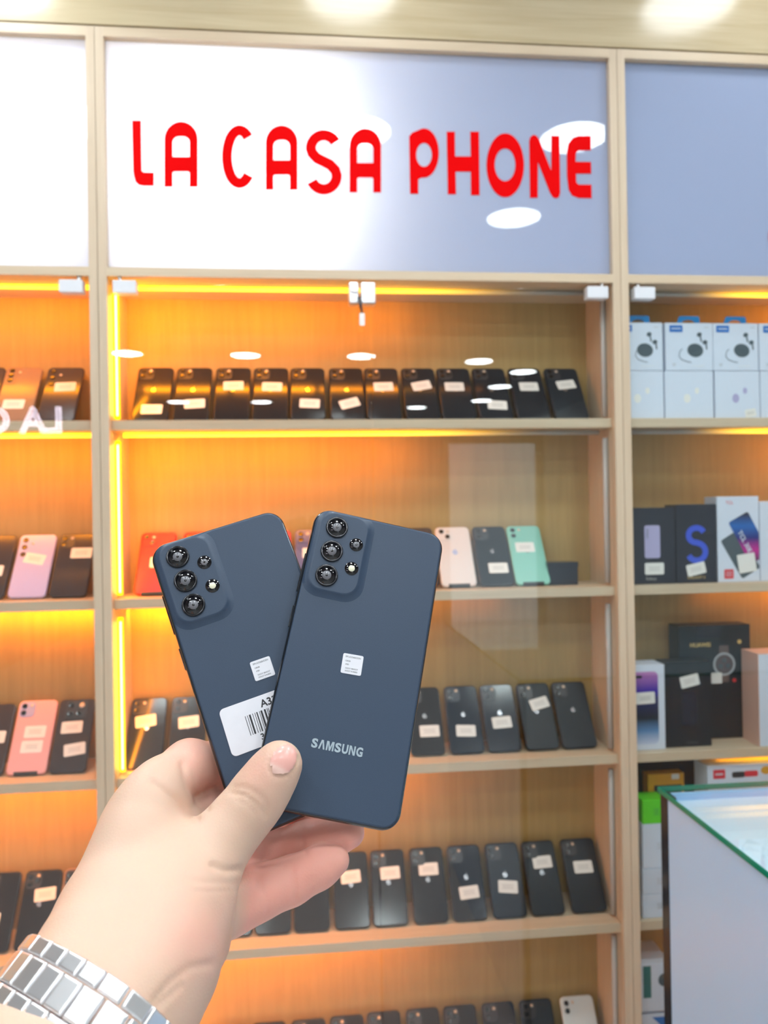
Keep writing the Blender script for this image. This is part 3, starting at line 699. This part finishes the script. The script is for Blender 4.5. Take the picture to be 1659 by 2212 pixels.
onface(t, 'orange_patch', poly_me([ell(0, 0, .012, .009)], .0002), 'yellow', .045, .310)
# fifth shelf, seen between post and counter
t, w, h = carton('white box with green side and dark round print, lower shelf', 1385, 1450, 4, .105, .040, .09, 'white', 'earbud_box', zoff=.155)
onface(t, 'green_band', flat(.018, .070, .001), 'teal', -w/2+.014, .066); onface(t, 'printed_case', poly_me([ell(0, 0, .013, .014)], .0002), 'greyprint', .018, .068)
t, w, h = carton('white and blue patterned box under the dark round print box', 1385, 1450, 4, .148, .040, .09, 'white', 'accessory_box')
onface(t, 'blue_shape', poly_me([[(-.008, .142), (.030, .142), (.030, .105)]], .0002, ), 'pblue', 0, 0); onface(t, 'blue_shape', poly_me([[(-.030, .005), (-.030, .060), (-.014, .066), (-.018, .005)]], .0002), 'pblue', 0, 0)

# ------------------------------------------------------------------ glass counter on the right
cd = 1.20; pc = at(1420, 1699, 1.0); d = ray(1420, 1699)
P = CAM + d*((1.20)/d.y*1.0)           # 1.2 m in front of the camera
CX, CY, CT = P.x, P.y, P.z
m, nt, b = nmat('counter_glass_edge'); b.inputs['Base Color'].default_value = (.0, .22, .14, 1); b.inputs['Roughness'].default_value = .12; M['edge'] = m
M['panel'] = mat('pale_blue_panel', (.40, .63, .93), .25, spec=.4, noise=.04, nscale=3)
M['ctop'] = mat('pale_liner', (.58, .76, .90), .22, spec=.4, noise=.05, nscale=4)
t = thing('glass_counter', 'pale blue glass shop counter with green glass edge at the lower right', 'counter', (CX, CY, FZ))
def CB(name, mm, *a, bev=0):
    ob = box(name, mm, *a, None, bev); ob.parent = t; ob.matrix_parent_inverse = Matrix.Translation((-CX, -CY, -FZ)); return ob
CL = 1.15; CWD = .9
CB('glass_top', M['glass'], CX+.002, CX+CWD, CY-CL+.002, CY-.002, CT-.008, CT)
CB('glass_edge', M['edge'], CX, CX+.002, CY-CL, CY, CT-.008, CT-.0004)
CB('glass_edge', M['edge'], CX+.002, CX+CWD, CY-.002, CY, CT-.008, CT-.0004)
CB('end_panel', M['panel'], CX+.003, CX+.008, CY-CL+.01, CY-.030, FZ+.02, CT-.0085)
CB('corner_post', mat('black_post', (.012, .016, .024), .15), CX+.002, CX+.017, CY-.030, CY-.006, FZ, CT-.0085)
CB('top_liner', M['ctop'], CX+.008, CX+CWD-.01, CY-CL+.02, CY-.012, CT-.026, CT-.020)
CB('back_panel', M['panel'], CX+.018, CX+CWD-.01, CY-.012, CY-.007, FZ+.02, CT-.0085)

# ------------------------------------------------------------------ the two phones in the hand
MA = Matrix(((0.97234, 0.17427, 0.15553), (-0.22066, 0.90373, 0.36685), (-0.07662, -0.39103, 0.91718))); cA = Vector((-0.01527, -0.07682, -0.40308))
MB_ = Matrix(((0.9146, -0.37275, 0.15671), (0.29597, 0.8812, 0.36864), (-0.2755, -0.29078, 0.91627))); cB = Vector((-0.06432, -0.07864, -0.40363))
CW = Matrix(((RX.x, UP.x, -FW.x), (RX.y, UP.y, -FW.y), (RX.z, UP.z, -FW.z)))
def frame(Mr, c): R3 = CW @ Mr; return Matrix.Translation(CAM + CW @ c) @ R3.to_4x4()
M['back'] = mat('soft_navy_plastic', (.036, .060, .105), .38, spec=.45, noise=.10, nscale=2600, bump=.12)
M['rim'] = mat('gloss_black_rim', (.008, .009, .011), .12, spec=.7)
M['ring'] = mat('lens_ring', (.05, .05, .055), .18, .9)
M['lensgrey'] = mat('lens_inner', (.18, .18, .20), .25)
M['flashlamp'] = mat('flash_lamp_cream', (.85, .82, .62), .2)
M['silvertxt'] = mat('silver_lettering', (.42, .50, .56), .3, .3)
M['label'] = mat('glossy_label', (.80, .80, .86), .4)
def held(label, Mr, c, kind):
    t = thing('smartphone', label, 'phone'); t.matrix_world = frame(Mr, c)
    w, h, th = .0745, .1592, .0081
    link_mesh('frame', slab_me(w, h, th, .0095, .0030, 5, 10, 0, 0, -th+.0006), M['rim'], t)
    link_mesh('back_cover', slab_me(w-.0022, h-.0022, .0016, .0085, .0010, 4, 10, 0, 0, -.0009), M['back'], t)
    # camera island: smooth ramp out of the back, flat top with soft shoulder
    bx, by, bw, bh = -.0198, .0545, .0268, .0450
    V = []; Fc = []; n = 8; N = 4*(n+1); prof = [(-.0050, .0004), (-.0034, .0008), (-.0018, .0013), (-.0006, .0019), (.0, .0023), (.0006, .0024)]
    for ins, z in prof:
        for p in rrect(bw-2*ins, bh-2*ins, .0075-ins*.8, n):
            X = max(p[0]+bx, -w/2+.0014); Y = min(p[1]+by, h/2-.0014); qx, qy = -w/2+.0095, h/2-.0095
            if X < qx and Y > qy:
                dd = math.hypot(X-qx, Y-qy); lim = .0095-.0014
                if dd > lim: X = qx+(X-qx)*lim/dd; Y = qy+(Y-qy)*lim/dd
            V.append((X, Y, z))
    for i in range(len(prof)-1):
        for j in range(N): k = (j+1) % N; Fc.append((i*N+j, i*N+k, (i+1)*N+k, (i+1)*N+j))
    Fc.append(tuple((len(prof)-1)*N+j for j in range(N)))
    me = pydata('island', V, Fc)
    for p in me.polygons: p.use_smooth = len(p.vertices) == 4
    isl = link_mesh('camera_island', me, M['back'], t); zt = .0024
    for (x, y) in ((-.0238, .0686), (-.0238, .0544), (-.0238, .0403)):
        o = link_mesh('lens', lathe_me([(.0061, 0), (.0061, .0009), (.0057, .0012), (.0051, .0009)], 40), M['ring'], isl, (x, y, zt))
        g = link_mesh('lens_glass', lathe_me([(.0052, 0), (.0051, .0009), (.0001, .00092)], 40), M['lens'], isl, (x, y, zt))
        link_mesh('lens_iris', lathe_me([(.0025, .0009), (.0025, .00098), (.0001, .00098)], 28), M['lensgrey'], isl, (x, y, zt))
        link_mesh('lens_pupil', lathe_me([(.0007, .00097), (.0007, .00104), (.0001, .00104)], 16), M['lens'], isl, (x, y, zt))
    for i, (x, y) in enumerate(((-.0114, .0612), (-.0113, .0472))):
        link_mesh('lens_glass' if i == 0 else 'flash_recess', lathe_me([(.0038, 0), (.0037, .0003), (.0001, .00032)], 32), M['lens'], isl, (x, y, zt))
        link_mesh('lens_iris' if i == 0 else 'flash', lathe_me([(.0018, .0003), (.0017, .0004), (.0001, .00042)], 24), M['lensgrey'] if i == 0 else M['flashlamp'], isl, (x, y, zt))
        if i == 0: link_mesh('lens_pupil', lathe_me([(.0006, .0004), (.0006, .00048), (.0001, .00048)], 14), M['lens'], isl, (x, y, zt))
    # side keys on the left edge
    for (y0, y1) in ((.030, .052), (.010, .022)):
        link_mesh('side_key', box_me(-w/2-.0006, -w/2+.001, y0, y1, -.0050, -.0028, .0004), M['rim'], t)
    link_mesh('edge_slot', box_me(w/2-.001, w/2+.0001, .0, .010, -.0050, -.0040), M['ink'], t)
    z = .0008
    def lab(nm, me, mm, x, y, rot=0, zz=z, par=t):
        q = link_mesh(nm, me, mm, par); q.location = (x, y, zz); q.rotation_euler = (0, 0, math.radians(rot)); return q
    lx, ly = (-.0009, -.0035) if kind == 'A' else (-.0007, -.0037)
    s = lab('info_label', slab_me(.0108, .0104, .0002, .0008, .00005, 1, 3), M['label'], lx, ly, 2 if kind == 'A' else -1)
    for (tx, ty, sz, bd) in (('SM-A336B/DSN', .0036, .00125, 'c'), ('128GB', .0014, .00105, 'l'), ('IMEI', -.0004, .00105, 'l'), ('350337 8840237', -.0024, .0010, 'c'), ('350437 8184805', -.0038, .0010, 'c')):
        me = text_me(tx, sz, .00002); q = link_mesh('label_print', me, M['ink'], s); q.location = ((-.0026 if bd == 'l' else 0), ty, .00022)
    if kind == 'A':
        GL = {'A': [(0, 0), (.34, 1), (.66, 1), (1, 0), (.74, 0), (.5, .75), (.26, 0)], 'M': [(0, 0), (0, 1), (.31, 1), (.5, .36), (.69, 1), (1, 1), (1, 0), (.79, 0), (.79, .74), (.59, 0), (.41, 0), (.21, .74), (.21, 0)],
              'N': [(0, 0), (0, 1), (.31, 1), (.75, .30), (.75, 1), (1, 1), (1, 0), (.69, 0), (.25, .70), (.25, 0)]}
        lxp = -.0133
        for ch, cw in zip('SAMSUNG', (.0031, .0033, .0039, .0031, .0031, .0032, .0033)):
            if ch in GL: me = poly_me([[((x-.5)*cw, (y-.5)*.0045) for x, y in GL[ch]]], .00006)
            else: me = text_me(ch, .01, .00006, .0004, fit=(cw, .0046))
            lab('letter', me, M['silvertxt'], lxp+cw/2, -.0457, 0); lxp += cw+.00052
    else:
        s2 = lab('barcode_label', slab_me(.0400, .0245, .0002, .0026, .00005, 1, 5), M['label'], -.0085+.0, -.0285, -1)
        bm = bmesh.new(); x = -.0085; random.seed(3)
        while x < .014:
            wd = random.choice((.0003, .0003, .0006, .0009)); bmesh.ops.create_cube(bm, size=1, matrix=Matrix.Translation((x+wd/2, -.0002, .00024)) @ Matrix.Diagonal((wd, .0100, .00004, 1))); x += wd+random.choice((.0004, .0006, .0009))
        me = bpy.data.meshes.new('bars'); bm.to_mesh(me); bm.free(); link_mesh('barcode', me, M['ink'], s2)
        q = link_mesh('label_print', text_me('A33', .0052, .00003, .00012, 'LEFT'), M['ink'], s2); q.location = (.0008, .0078, .00022)
        q = link_mesh('label_print', text_me('350', .0042, .00003, .0001, 'LEFT'), M['ink'], s2); q.location = (-.004, -.0078, .00022)
    return t
held('navy phone with silver lettering pinned under the thumb, in front', MA, cA, 'A')
held('navy phone with a barcode label held behind the lettered one', MB_, cB, 'B')

# ------------------------------------------------------------------ the hand (one continuous skin)
def camf(px, py, d): return np.array([(px-829.5)/F_PX*d, -(py-1106)/F_PX*d, -d])
def rc_sdf(P, a, b, ra, rb, fz=1.0, fd=None):
    """round cone; fz>1 flattens it along fd (camera depth by default)"""
    S = np.array([1, 1, fz]); P = P*S; a = a*S; b = b*S
    ba = b-a; l2 = ba@ba; h = np.clip(((P-a)@ba)/l2, 0, 1); return np.linalg.norm(P-a-h[..., None]*ba, axis=-1)-(ra+(rb-ra)*h)
def smin(a, b, k): h = np.maximum(k-np.abs(a-b), 0)/k; return np.minimum(a, b)-h*h*k*.25
VX = .0013
lo = np.array([-.200, -.300, -.430]); hi = np.array([.012, -.100, -.150])
n3 = np.ceil((hi-lo)/VX).astype(int)
FIELD = np.full(n3, .05, dtype=np.float64)
def chain(pts, fz=1.0, k=.006):
    """pts: (px, py, depth, radius m). returns local field"""
    G = np.full(n3, .05)
    C3 = [(camf(x, y, d), r) for x, y, d, r in pts]
    for (a, ra), (b, rb) in zip(C3[:-1], C3[1:]):
        mg = max(ra, rb)+.012
        i0 = np.maximum(np.floor((np.minimum(a, b)-mg-lo)/VX).astype(int), 0); i1 = np.minimum(np.ceil((np.maximum(a, b)+mg-lo)/VX).astype(int), n3)
        if np.any(i1 <= i0): continue
        ax = [lo[q]+VX*np.arange(i0[q], i1[q]) for q in range(3)]
        P = np.stack(np.meshgrid(*ax, indexing='ij'), -1); s = rc_sdf(P, a, b, ra, rb, fz)
        sl = tuple(slice(i0[q], i1[q]) for q in range(3)); G[sl] = smin(G[sl], s, k)
    return G
thumb = chain([(606, 1646, .3635, .0096), (594, 1664, .3630, .0109), (564, 1709, .3610, .0124), (539, 1745, .3590, .0124), (505, 1784, .3560, .0130), (466, 1832, .350, .0142), (428, 1886, .343, .0175), (385, 1945, .332, .0225), (335, 2015, .318, .0262)], 1.12)
palmL = chain([(330, 1722, .366, .0145), (312, 1775, .360, .0180), (296, 1835, .350, .0195), (272, 1905, .340, .0200), (238, 1985, .324, .0195), (205, 2060, .304, .0185)], 1.0)
palmM = chain([(400, 1790, .382, .0110), (380, 1850, .366, .0190), (350, 1930, .348, .0240), (310, 2000, .328, .0250)], 1.0)
wrist = chain([(335, 2015, .318, .0262), (310, 2080, .304, .0262), (262, 2160, .286, .0235), (200, 2255, .266, .0205), (110, 2390, .236, .0205), (-20, 2560, .205, .0215)])
wrist2 = chain([(238, 1985, .324, .0195), (190, 2070, .300, .0185), (135, 2155, .282, .0185), (55, 2265, .260, .0190), (-50, 2400, .230, .0200), (-190, 2560, .200, .022)])
heel = chain([(420, 1960, .352, .0180), (400, 2030, .340, .0185), (372, 2110, .318, .0160), (330, 2200, .295, .0140), (270, 2300, .270, .014)])
palm = palmL
for g in (palmM, wrist, wrist2, heel): palm = smin(palm, g, .012)
palm = smin(palm, thumb, .009)
index = chain([(316, 1745, .362, .0140), (352, 1700, .375, .0135), (408, 1655, .394, .0125), (470, 1650, .412, .0110), (560, 1680, .418, .0095), (630, 1725, .414, .0085)])
middle = chain([(372, 1790, .374, .0125), (440, 1752, .400, .0112), (510, 1738, .416, .0100), (600, 1745, .420, .0090), (690, 1765, .412, .0082)])
ring = chain([(440, 1905, .365, .0125), (505, 1868, .384, .0112), (580, 1842, .3965, .0100), (660, 1820, .3975, .0096), (722, 1806, .3940, .0088), (756, 1799, .3905, .0076)])
little = chain([(430, 1985, .352, .0150), (500, 1950, .366, .0135), (560, 1927, .372, .0118), (628, 1903, .377, .0105), (690, 1873, .378, .0092), (726, 1858, .377, .0068)])
H = smin(palm, index, .005); H = smin(H, middle, .004); H = smin(H, ring, .0022); H = smin(H, little, .0025)
def surface_nets(Fd):
    nx, ny, nz = Fd.shape; ins = Fd < 0
    c = [Fd[dx:nx-1+dx, dy:ny-1+dy, dz:nz-1+dz] for dx in (0, 1) for dy in (0, 1) for dz in (0, 1)]
    sgn = sum((q < 0).astype(int) for q in c); act = (sgn > 0) & (sgn < 8)
    idx = np.argwhere(act); I = -np.ones(act.shape, int); I[act] = np.arange(len(idx))
    corners = np.array([(dx, dy, dz) for dx in (0, 1) for dy in (0, 1) for dz in (0, 1)])
    vals = np.stack([q[act] for q in c], 1); acc = np.zeros((len(idx), 3)); cnt = np.zeros(len(idx))
    for a in range(8):
        for b in range(a+1, 8):
            if np.abs(corners[a]-corners[b]).sum() != 1: continue
            va, vb = vals[:, a], vals[:, b]; mk = (va < 0) != (vb < 0); tt = np.where(mk, va/np.where(mk, va-vb, 1), 0)
            acc += mk[:, None]*(corners[a]+tt[:, None]*(corners[b]-corners[a])); cnt += mk
    V = idx+acc/cnt[:, None]; Q = []
    for ax in range(3):
        o1, o2 = [(1, 2), (2, 0), (0, 1)][ax]
        s0 = [slice(None)]*3; s1 = [slice(None)]*3; s0[ax] = slice(0, -1); s1[ax] = slice(1, None)
        ch = ins[tuple(s0)] != ins[tuple(s1)]; e = np.argwhere(ch)
        e = e[(e[:, o1] > 0) & (e[:, o2] > 0) & (e[:, o1] < Fd.shape[o1]-1) & (e[:, o2] < Fd.shape[o2]-1)]
        fl = ins[tuple(e.T)]
        u = np.zeros(3, int); u[o1] = 1; w = np.zeros(3, int); w[o2] = 1
        q = np.stack([I[tuple((e-u-w).T)], I[tuple((e-w).T)], I[tuple(e.T)], I[tuple((e-u).T)]], 1)
        q[~fl] = q[~fl][:, ::-1]; Q.append(q)
    return V, np.concatenate(Q)
V, Q = surface_nets(H)
Vc = lo+V*VX                                            # camera-frame metres
# smooth
def neigh_smooth(Vv, it, lam):
    e = np.concatenate([Q[:, [0, 1]], Q[:, [1, 2]], Q[:, [2, 3]], Q[:, [3, 0]]]); n = len(Vv)
    for i in range(it):
        a = np.zeros_like(Vv); c = np.zeros(n)
        np.add.at(a, e[:, 0], Vv[e[:, 1]]); np.add.at(c, e[:, 0], 1); np.add.at(a, e[:, 1], Vv[e[:, 0]]); np.add.at(c, e[:, 1], 1)
        Vv = Vv+lam*(a/np.maximum(c, 1)[:, None]-Vv)
    return Vv
Vc = neigh_smooth(Vc, 4, .5)
def normals(Vv):
    fn = np.cross(Vv[Q[:, 2]]-Vv[Q[:, 0]], Vv[Q[:, 3]]-Vv[Q[:, 1]]); N = np.zeros_like(Vv)
    for k in range(4): np.add.at(N, Q[:, k], fn)
    return N/np.maximum(np.linalg.norm(N, axis=1), 1e-12)[:, None]
Nn = normals(Vc)
PXY = np.stack([829.5+F_PX*Vc[:, 0]/-Vc[:, 2], 1106-F_PX*Vc[:, 1]/-Vc[:, 2]], 1)
facing = np.clip(-(Nn*Vc).sum(1)/np.linalg.norm(Vc, axis=1)*1.0, 0, 1)
def seg_dist(pts):
    pts = np.array(pts, float); d = np.full(len(PXY), 1e9)
    for a, b in zip(pts[:-1], pts[1:]):
        ab = b-a; h = np.clip(((PXY-a)@ab)/(ab@ab), 0, 1); d = np.minimum(d, np.linalg.norm(PXY-a-h[:, None]*ab, axis=1))
    return d
disp = np.zeros(len(Vc))
def crease(pts, depth, sig, dmin=0, dmax=9):
    global disp
    z = -Vc[:, 2]; mk = (z > dmin) & (z < dmax) & (facing > .05)
    disp += -depth*np.exp(-(seg_dist(pts)/sig)**2)*mk
crease([(505, 1700), (528, 1700), (552, 1712), (570, 1728), (578, 1748)], .0007, 6, 0, .37)
crease([(500, 1712), (530, 1718), (556, 1738), (575, 1762)], .0008, 6, 0, .37)
crease([(512, 1728), (535, 1738), (552, 1758)], .0004, 5, 0, .37)
for x in (553, 564): crease([(x-3, 1815), (x+2, 1845), (x+6, 1880)], .0006, 5, .36, .45)
crease([(652, 1785), (654, 1810), (660, 1846)], .0006, 5, .36, .45)
for x in (556, 566): crease([(x-3, 1890), (x, 1925), (x+8, 1970)], .0006, 5, .36, .45)
for x in (626, 634): crease([(x-2, 1870), (x+3, 1905), (x+8, 1945)], .0006, 5, .36, .45)
crease([(460, 1868), (490, 1880), (519, 1877)], .0012, 7)
crease([(400, 1900), (460, 1906), (512, 1908)], .0004, 6); crease([(420, 1925), (470, 1925), (512, 1922)], .0003, 5)
crease([(330, 1690), (372, 1722), (405, 1752), (425, 1768)], .0010, 8); crease([(395, 1650), (400, 1680), (430, 1735), (455, 1755)], .0010, 8, .35)
crease([(335, 2160), (370, 2120), (410, 2090), (455, 2082)], .0007, 10); crease([(300, 2200), (345, 2170), (390, 2130)], .0006, 8)
# nail groove round the thumb nail, finger skin is redder
nc = np.array([612., 1642.]); ang = math.radians(-62); ca_, sa_ = math.cos(ang), math.sin(ang)
dx, dy = PXY[:, 0]-nc[0], PXY[:, 1]-nc[1]; un = dx*ca_+dy*sa_; vn = -dx*sa_+dy*ca_
nr = np.sqrt((un/37)**2+(vn/28)**2); isn = (-Vc[:, 2] < .366) & (facing > .2)
disp += -.0007*np.exp(-((nr-1.06)/.09)**2)*isn*(un < 22)
Vc = Vc+Nn*disp[:, None]
VW = (CW @ Matrix.Identity(3)); CWn = np.array(CW); Vw = Vc@CWn.T+np.array(CAM)
me = bpy.data.meshes.new('hand_skin'); me.from_pydata(Vw.tolist(), [], Q.tolist()); me.update(); me.polygons.foreach_set('use_smooth', [True]*len(me.polygons))
red = np.zeros(len(Vc))
def near(G):
    iv = np.clip(np.round((Vc-lo)/VX).astype(int), 0, n3-1); return G[tuple(iv.T)]
pd = near(palm); fd_ = np.minimum(near(ring), near(little)); red = np.clip((pd-fd_)/.008, 0, 1)*.9
red = np.maximum(red, .35*np.exp(-(np.hypot(PXY[:, 0]-560, PXY[:, 1]-1665)/45)**2)); 
red = np.maximum(red, .5*np.clip((pd-np.minimum(near(index), near(middle)))/.008, 0, 1))
red = np.maximum(red, .45*np.exp(-(np.hypot((PXY[:, 0]-430)/80, (PXY[:, 1]-2020)/90))**2))
at_ = me.attributes.new('blush', 'FLOAT', 'POINT'); at_.data.foreach_set('value', red.astype(np.float32))
m, nt, b = nmat('skin'); b.inputs['Roughness'].default_value = .46; b.inputs['Specular IOR Level'].default_value = .35
b.inputs['Subsurface Weight'].default_value = .25; b.inputs['Subsurface Radius'].default_value = (.010, .004, .002); b.inputs['Subsurface Scale'].default_value = .35
an = nt.nodes.new('ShaderNodeAttribute'); an.attribute_name = 'blush'
mx = nt.nodes.new('ShaderNodeMix'); mx.data_type = 'RGBA'; mx.inputs[6].default_value = (.70, .48, .36, 1); mx.inputs[7].default_value = (.90, .42, .34, 1)  # redder finger skin, raised further to stand in for missing light from below
tc = nt.nodes.new('ShaderNodeTexCoord'); nz = nt.nodes.new('ShaderNodeTexNoise'); nz.inputs['Scale'].default_value = 60; nz.inputs['Detail'].default_value = 4
nt.links.new(tc.outputs['Object'], nz.inputs['Vector']); ma = nt.nodes.new('ShaderNodeMath'); ma.operation = 'MULTIPLY_ADD'; ma.inputs[1].default_value = .30; ma.use_clamp = True
sb = nt.nodes.new('ShaderNodeMath'); sb.operation = 'SUBTRACT'; sb.inputs[1].default_value = .42
nt.links.new(nz.outputs[0], sb.inputs[0]); nt.links.new(sb.outputs[0], ma.inputs[0]); nt.links.new(an.outputs['Fac'], ma.inputs[2]); nt.links.new(ma.outputs[0], mx.inputs[0]); nt.links.new(mx.outputs[2], b.inputs['Base Color'])
vo = nt.nodes.new('ShaderNodeTexVoronoi'); vo.inputs['Scale'].default_value = 900; nt.links.new(tc.outputs['Object'], vo.inputs['Vector'])
bp = nt.nodes.new('ShaderNodeBump'); bp.inputs['Strength'].default_value = .18; bp.inputs['Distance'].default_value = .0003; nt.links.new(vo.outputs[0], bp.inputs['Height']); nt.links.new(bp.outputs[0], b.inputs['Normal'])
M['skin'] = m
hand = link_mesh('person', me, M['skin'])
tag(hand, 'person holding out a bare left hand and forearm, thumb pressing two phones', 'person')
# nail plate
sel = (nr < 1.0) & isn
ids = np.where(sel)[0]; remap = -np.ones(len(Vc), int); remap[ids] = np.arange(len(ids)); qs = Q[np.all(sel[Q], axis=1)]
Nn2 = normals(Vc); off = .00035*np.clip((1-nr[ids])*6, 0.0, 1)+.0001
Vn = (Vc[ids]+Nn2[ids]*off[:, None])@CWn.T+np.array(CAM)
me = pydata('nail', Vn.tolist(), [tuple(int(remap[i]) for i in q) for q in qs], True)
lun = np.clip((-un[ids]-14)/6, 0, 1)
a2 = me.attributes.new('lunula', 'FLOAT', 'POINT'); a2.data.foreach_set('value', lun.astype(np.float32))
m, nt, b = nmat('nail'); b.inputs['Roughness'].default_value = .25; an = nt.nodes.new('ShaderNodeAttribute'); an.attribute_name = 'lunula'
mx = nt.nodes.new('ShaderNodeMix'); mx.data_type = 'RGBA'; mx.inputs[6].default_value = (.86, .44, .38, 1); mx.inputs[7].default_value = (.88, .58, .50, 1)
nt.links.new(an.outputs['Fac'], mx.inputs[0]); nt.links.new(mx.outputs[2], b.inputs['Base Color'])
nail = link_mesh('thumbnail', me, m, hand)

# ------------------------------------------------------------------ wristwatch bracelet
fr = facing > .15
def surf(px, py):
    d = np.hypot(PXY[:, 0]-px, PXY[:, 1]-py)+(~fr)*1e4
    k = np.argsort(d)[:12]; return Vc[k].mean(0)
pts = np.array([surf(74, 2125), surf(127, 2138), surf(198, 2182), surf(235, 2235)])
A = np.array([.6*.75, .8*.75, -.66])
pc_ = pts.mean(0); u_, s_, vt = np.linalg.svd(pts-pc_); Af = vt[2]*np.sign(vt[2]@A); print('watch', s_, Af)
if abs(Af@A/np.linalg.norm(A)) > .8: A = Af
A = A/np.linalg.norm(A)
e1 = np.cross(A, [0, 0, 1.]); e1 /= np.linalg.norm(e1); e2 = np.cross(A, e1)
near_ = np.abs((Vc-pc_)@A) < .004; q2 = np.stack([(Vc[near_]-pc_)@e1, (Vc[near_]-pc_)@e2], 1)
def hull(P):
    P = sorted(map(tuple, P)); cr = lambda o, a, b: (a[0]-o[0])*(b[1]-o[1])-(a[1]-o[1])*(b[0]-o[0]); out = []
    for seq in (P, P[::-1]):
        h = []
        for p in seq:
            while len(h) > 1 and cr(h[-2], h[-1], p) <= 0: h.pop()
            h.append(p)
        out += h[:-1]
    return np.array(out)
hp = hull(q2); cen = hp.mean(0); angs = np.linspace(0, 2*PI, 721)[:-1]
nrm = np.stack([np.cos(angs), np.sin(angs)], 1); sup = (hp@nrm.T).max(0)+.0022            # support function, offset outwards
dsup = (np.roll(sup, -6)-np.roll(sup, 6))/(12*2*PI/720)
for _ in range(3): sup = np.convolve(np.concatenate([sup[-12:], sup, sup[:12]]), np.ones(25)/25, 'valid')
dsup = (np.roll(sup, -1)-np.roll(sup, 1))/(2*2*PI/720)
cv = sup[:, None]*nrm+dsup[:, None]*np.stack([-np.sin(angs), np.cos(angs)], 1)
cl = np.concatenate([cv, cv[:1]]); sL = np.concatenate([[0], np.cumsum(np.linalg.norm(np.diff(cl, axis=0), axis=1))]); print('perimeter', sL[-1])
cW = Vector(pc_)
t = thing('wristwatch', 'silver steel bracelet wristwatch on the wrist at the lower left', 'watch'); t.matrix_world = Matrix.Translation(CAM+CW@cW)
NL = max(16, int(round(sL[-1]/.0094)))
def link_me(wd, ln, th): return slab_me(ln, wd, th, .0006, .0009, 3, 3, 0, 0, -th/2)
LC = link_me(.0104, .0088, .0030); LS = link_me(.0058, .0088, .0030); Av = Vector(A)
for rw, (offa, shift, mesh) in enumerate(((0, 0, LC), (.0084, .5, LS), (-.0084, .5, LS))):
    for k in range(NL):
        s = ((k+shift) % NL)/NL*sL[-1]
        g = lambda ss: np.array([np.interp(ss % sL[-1], sL, cl[:, 0]), np.interp(ss % sL[-1], sL, cl[:, 1])])
        p2 = g(s); t2 = g(s+.001)-g(s-.001); t2 /= np.linalg.norm(t2)
        pos = Vector(e1*p2[0]+e2*p2[1])+Av*offa; tan = Vector(e1*t2[0]+e2*t2[1]).normalized()
        out = Vector(e1*t2[1]-e2*t2[0]).normalized(); yv = out.cross(tan)
        R3 = Matrix((tan, yv, out)).transposed()
        q = link_mesh('center_link' if rw == 0 else 'side_link', mesh, M['steel'], t); q.matrix_local = Matrix.Translation(CW@pos) @ (CW@R3).to_4x4()
bpy.context.view_layer.update()
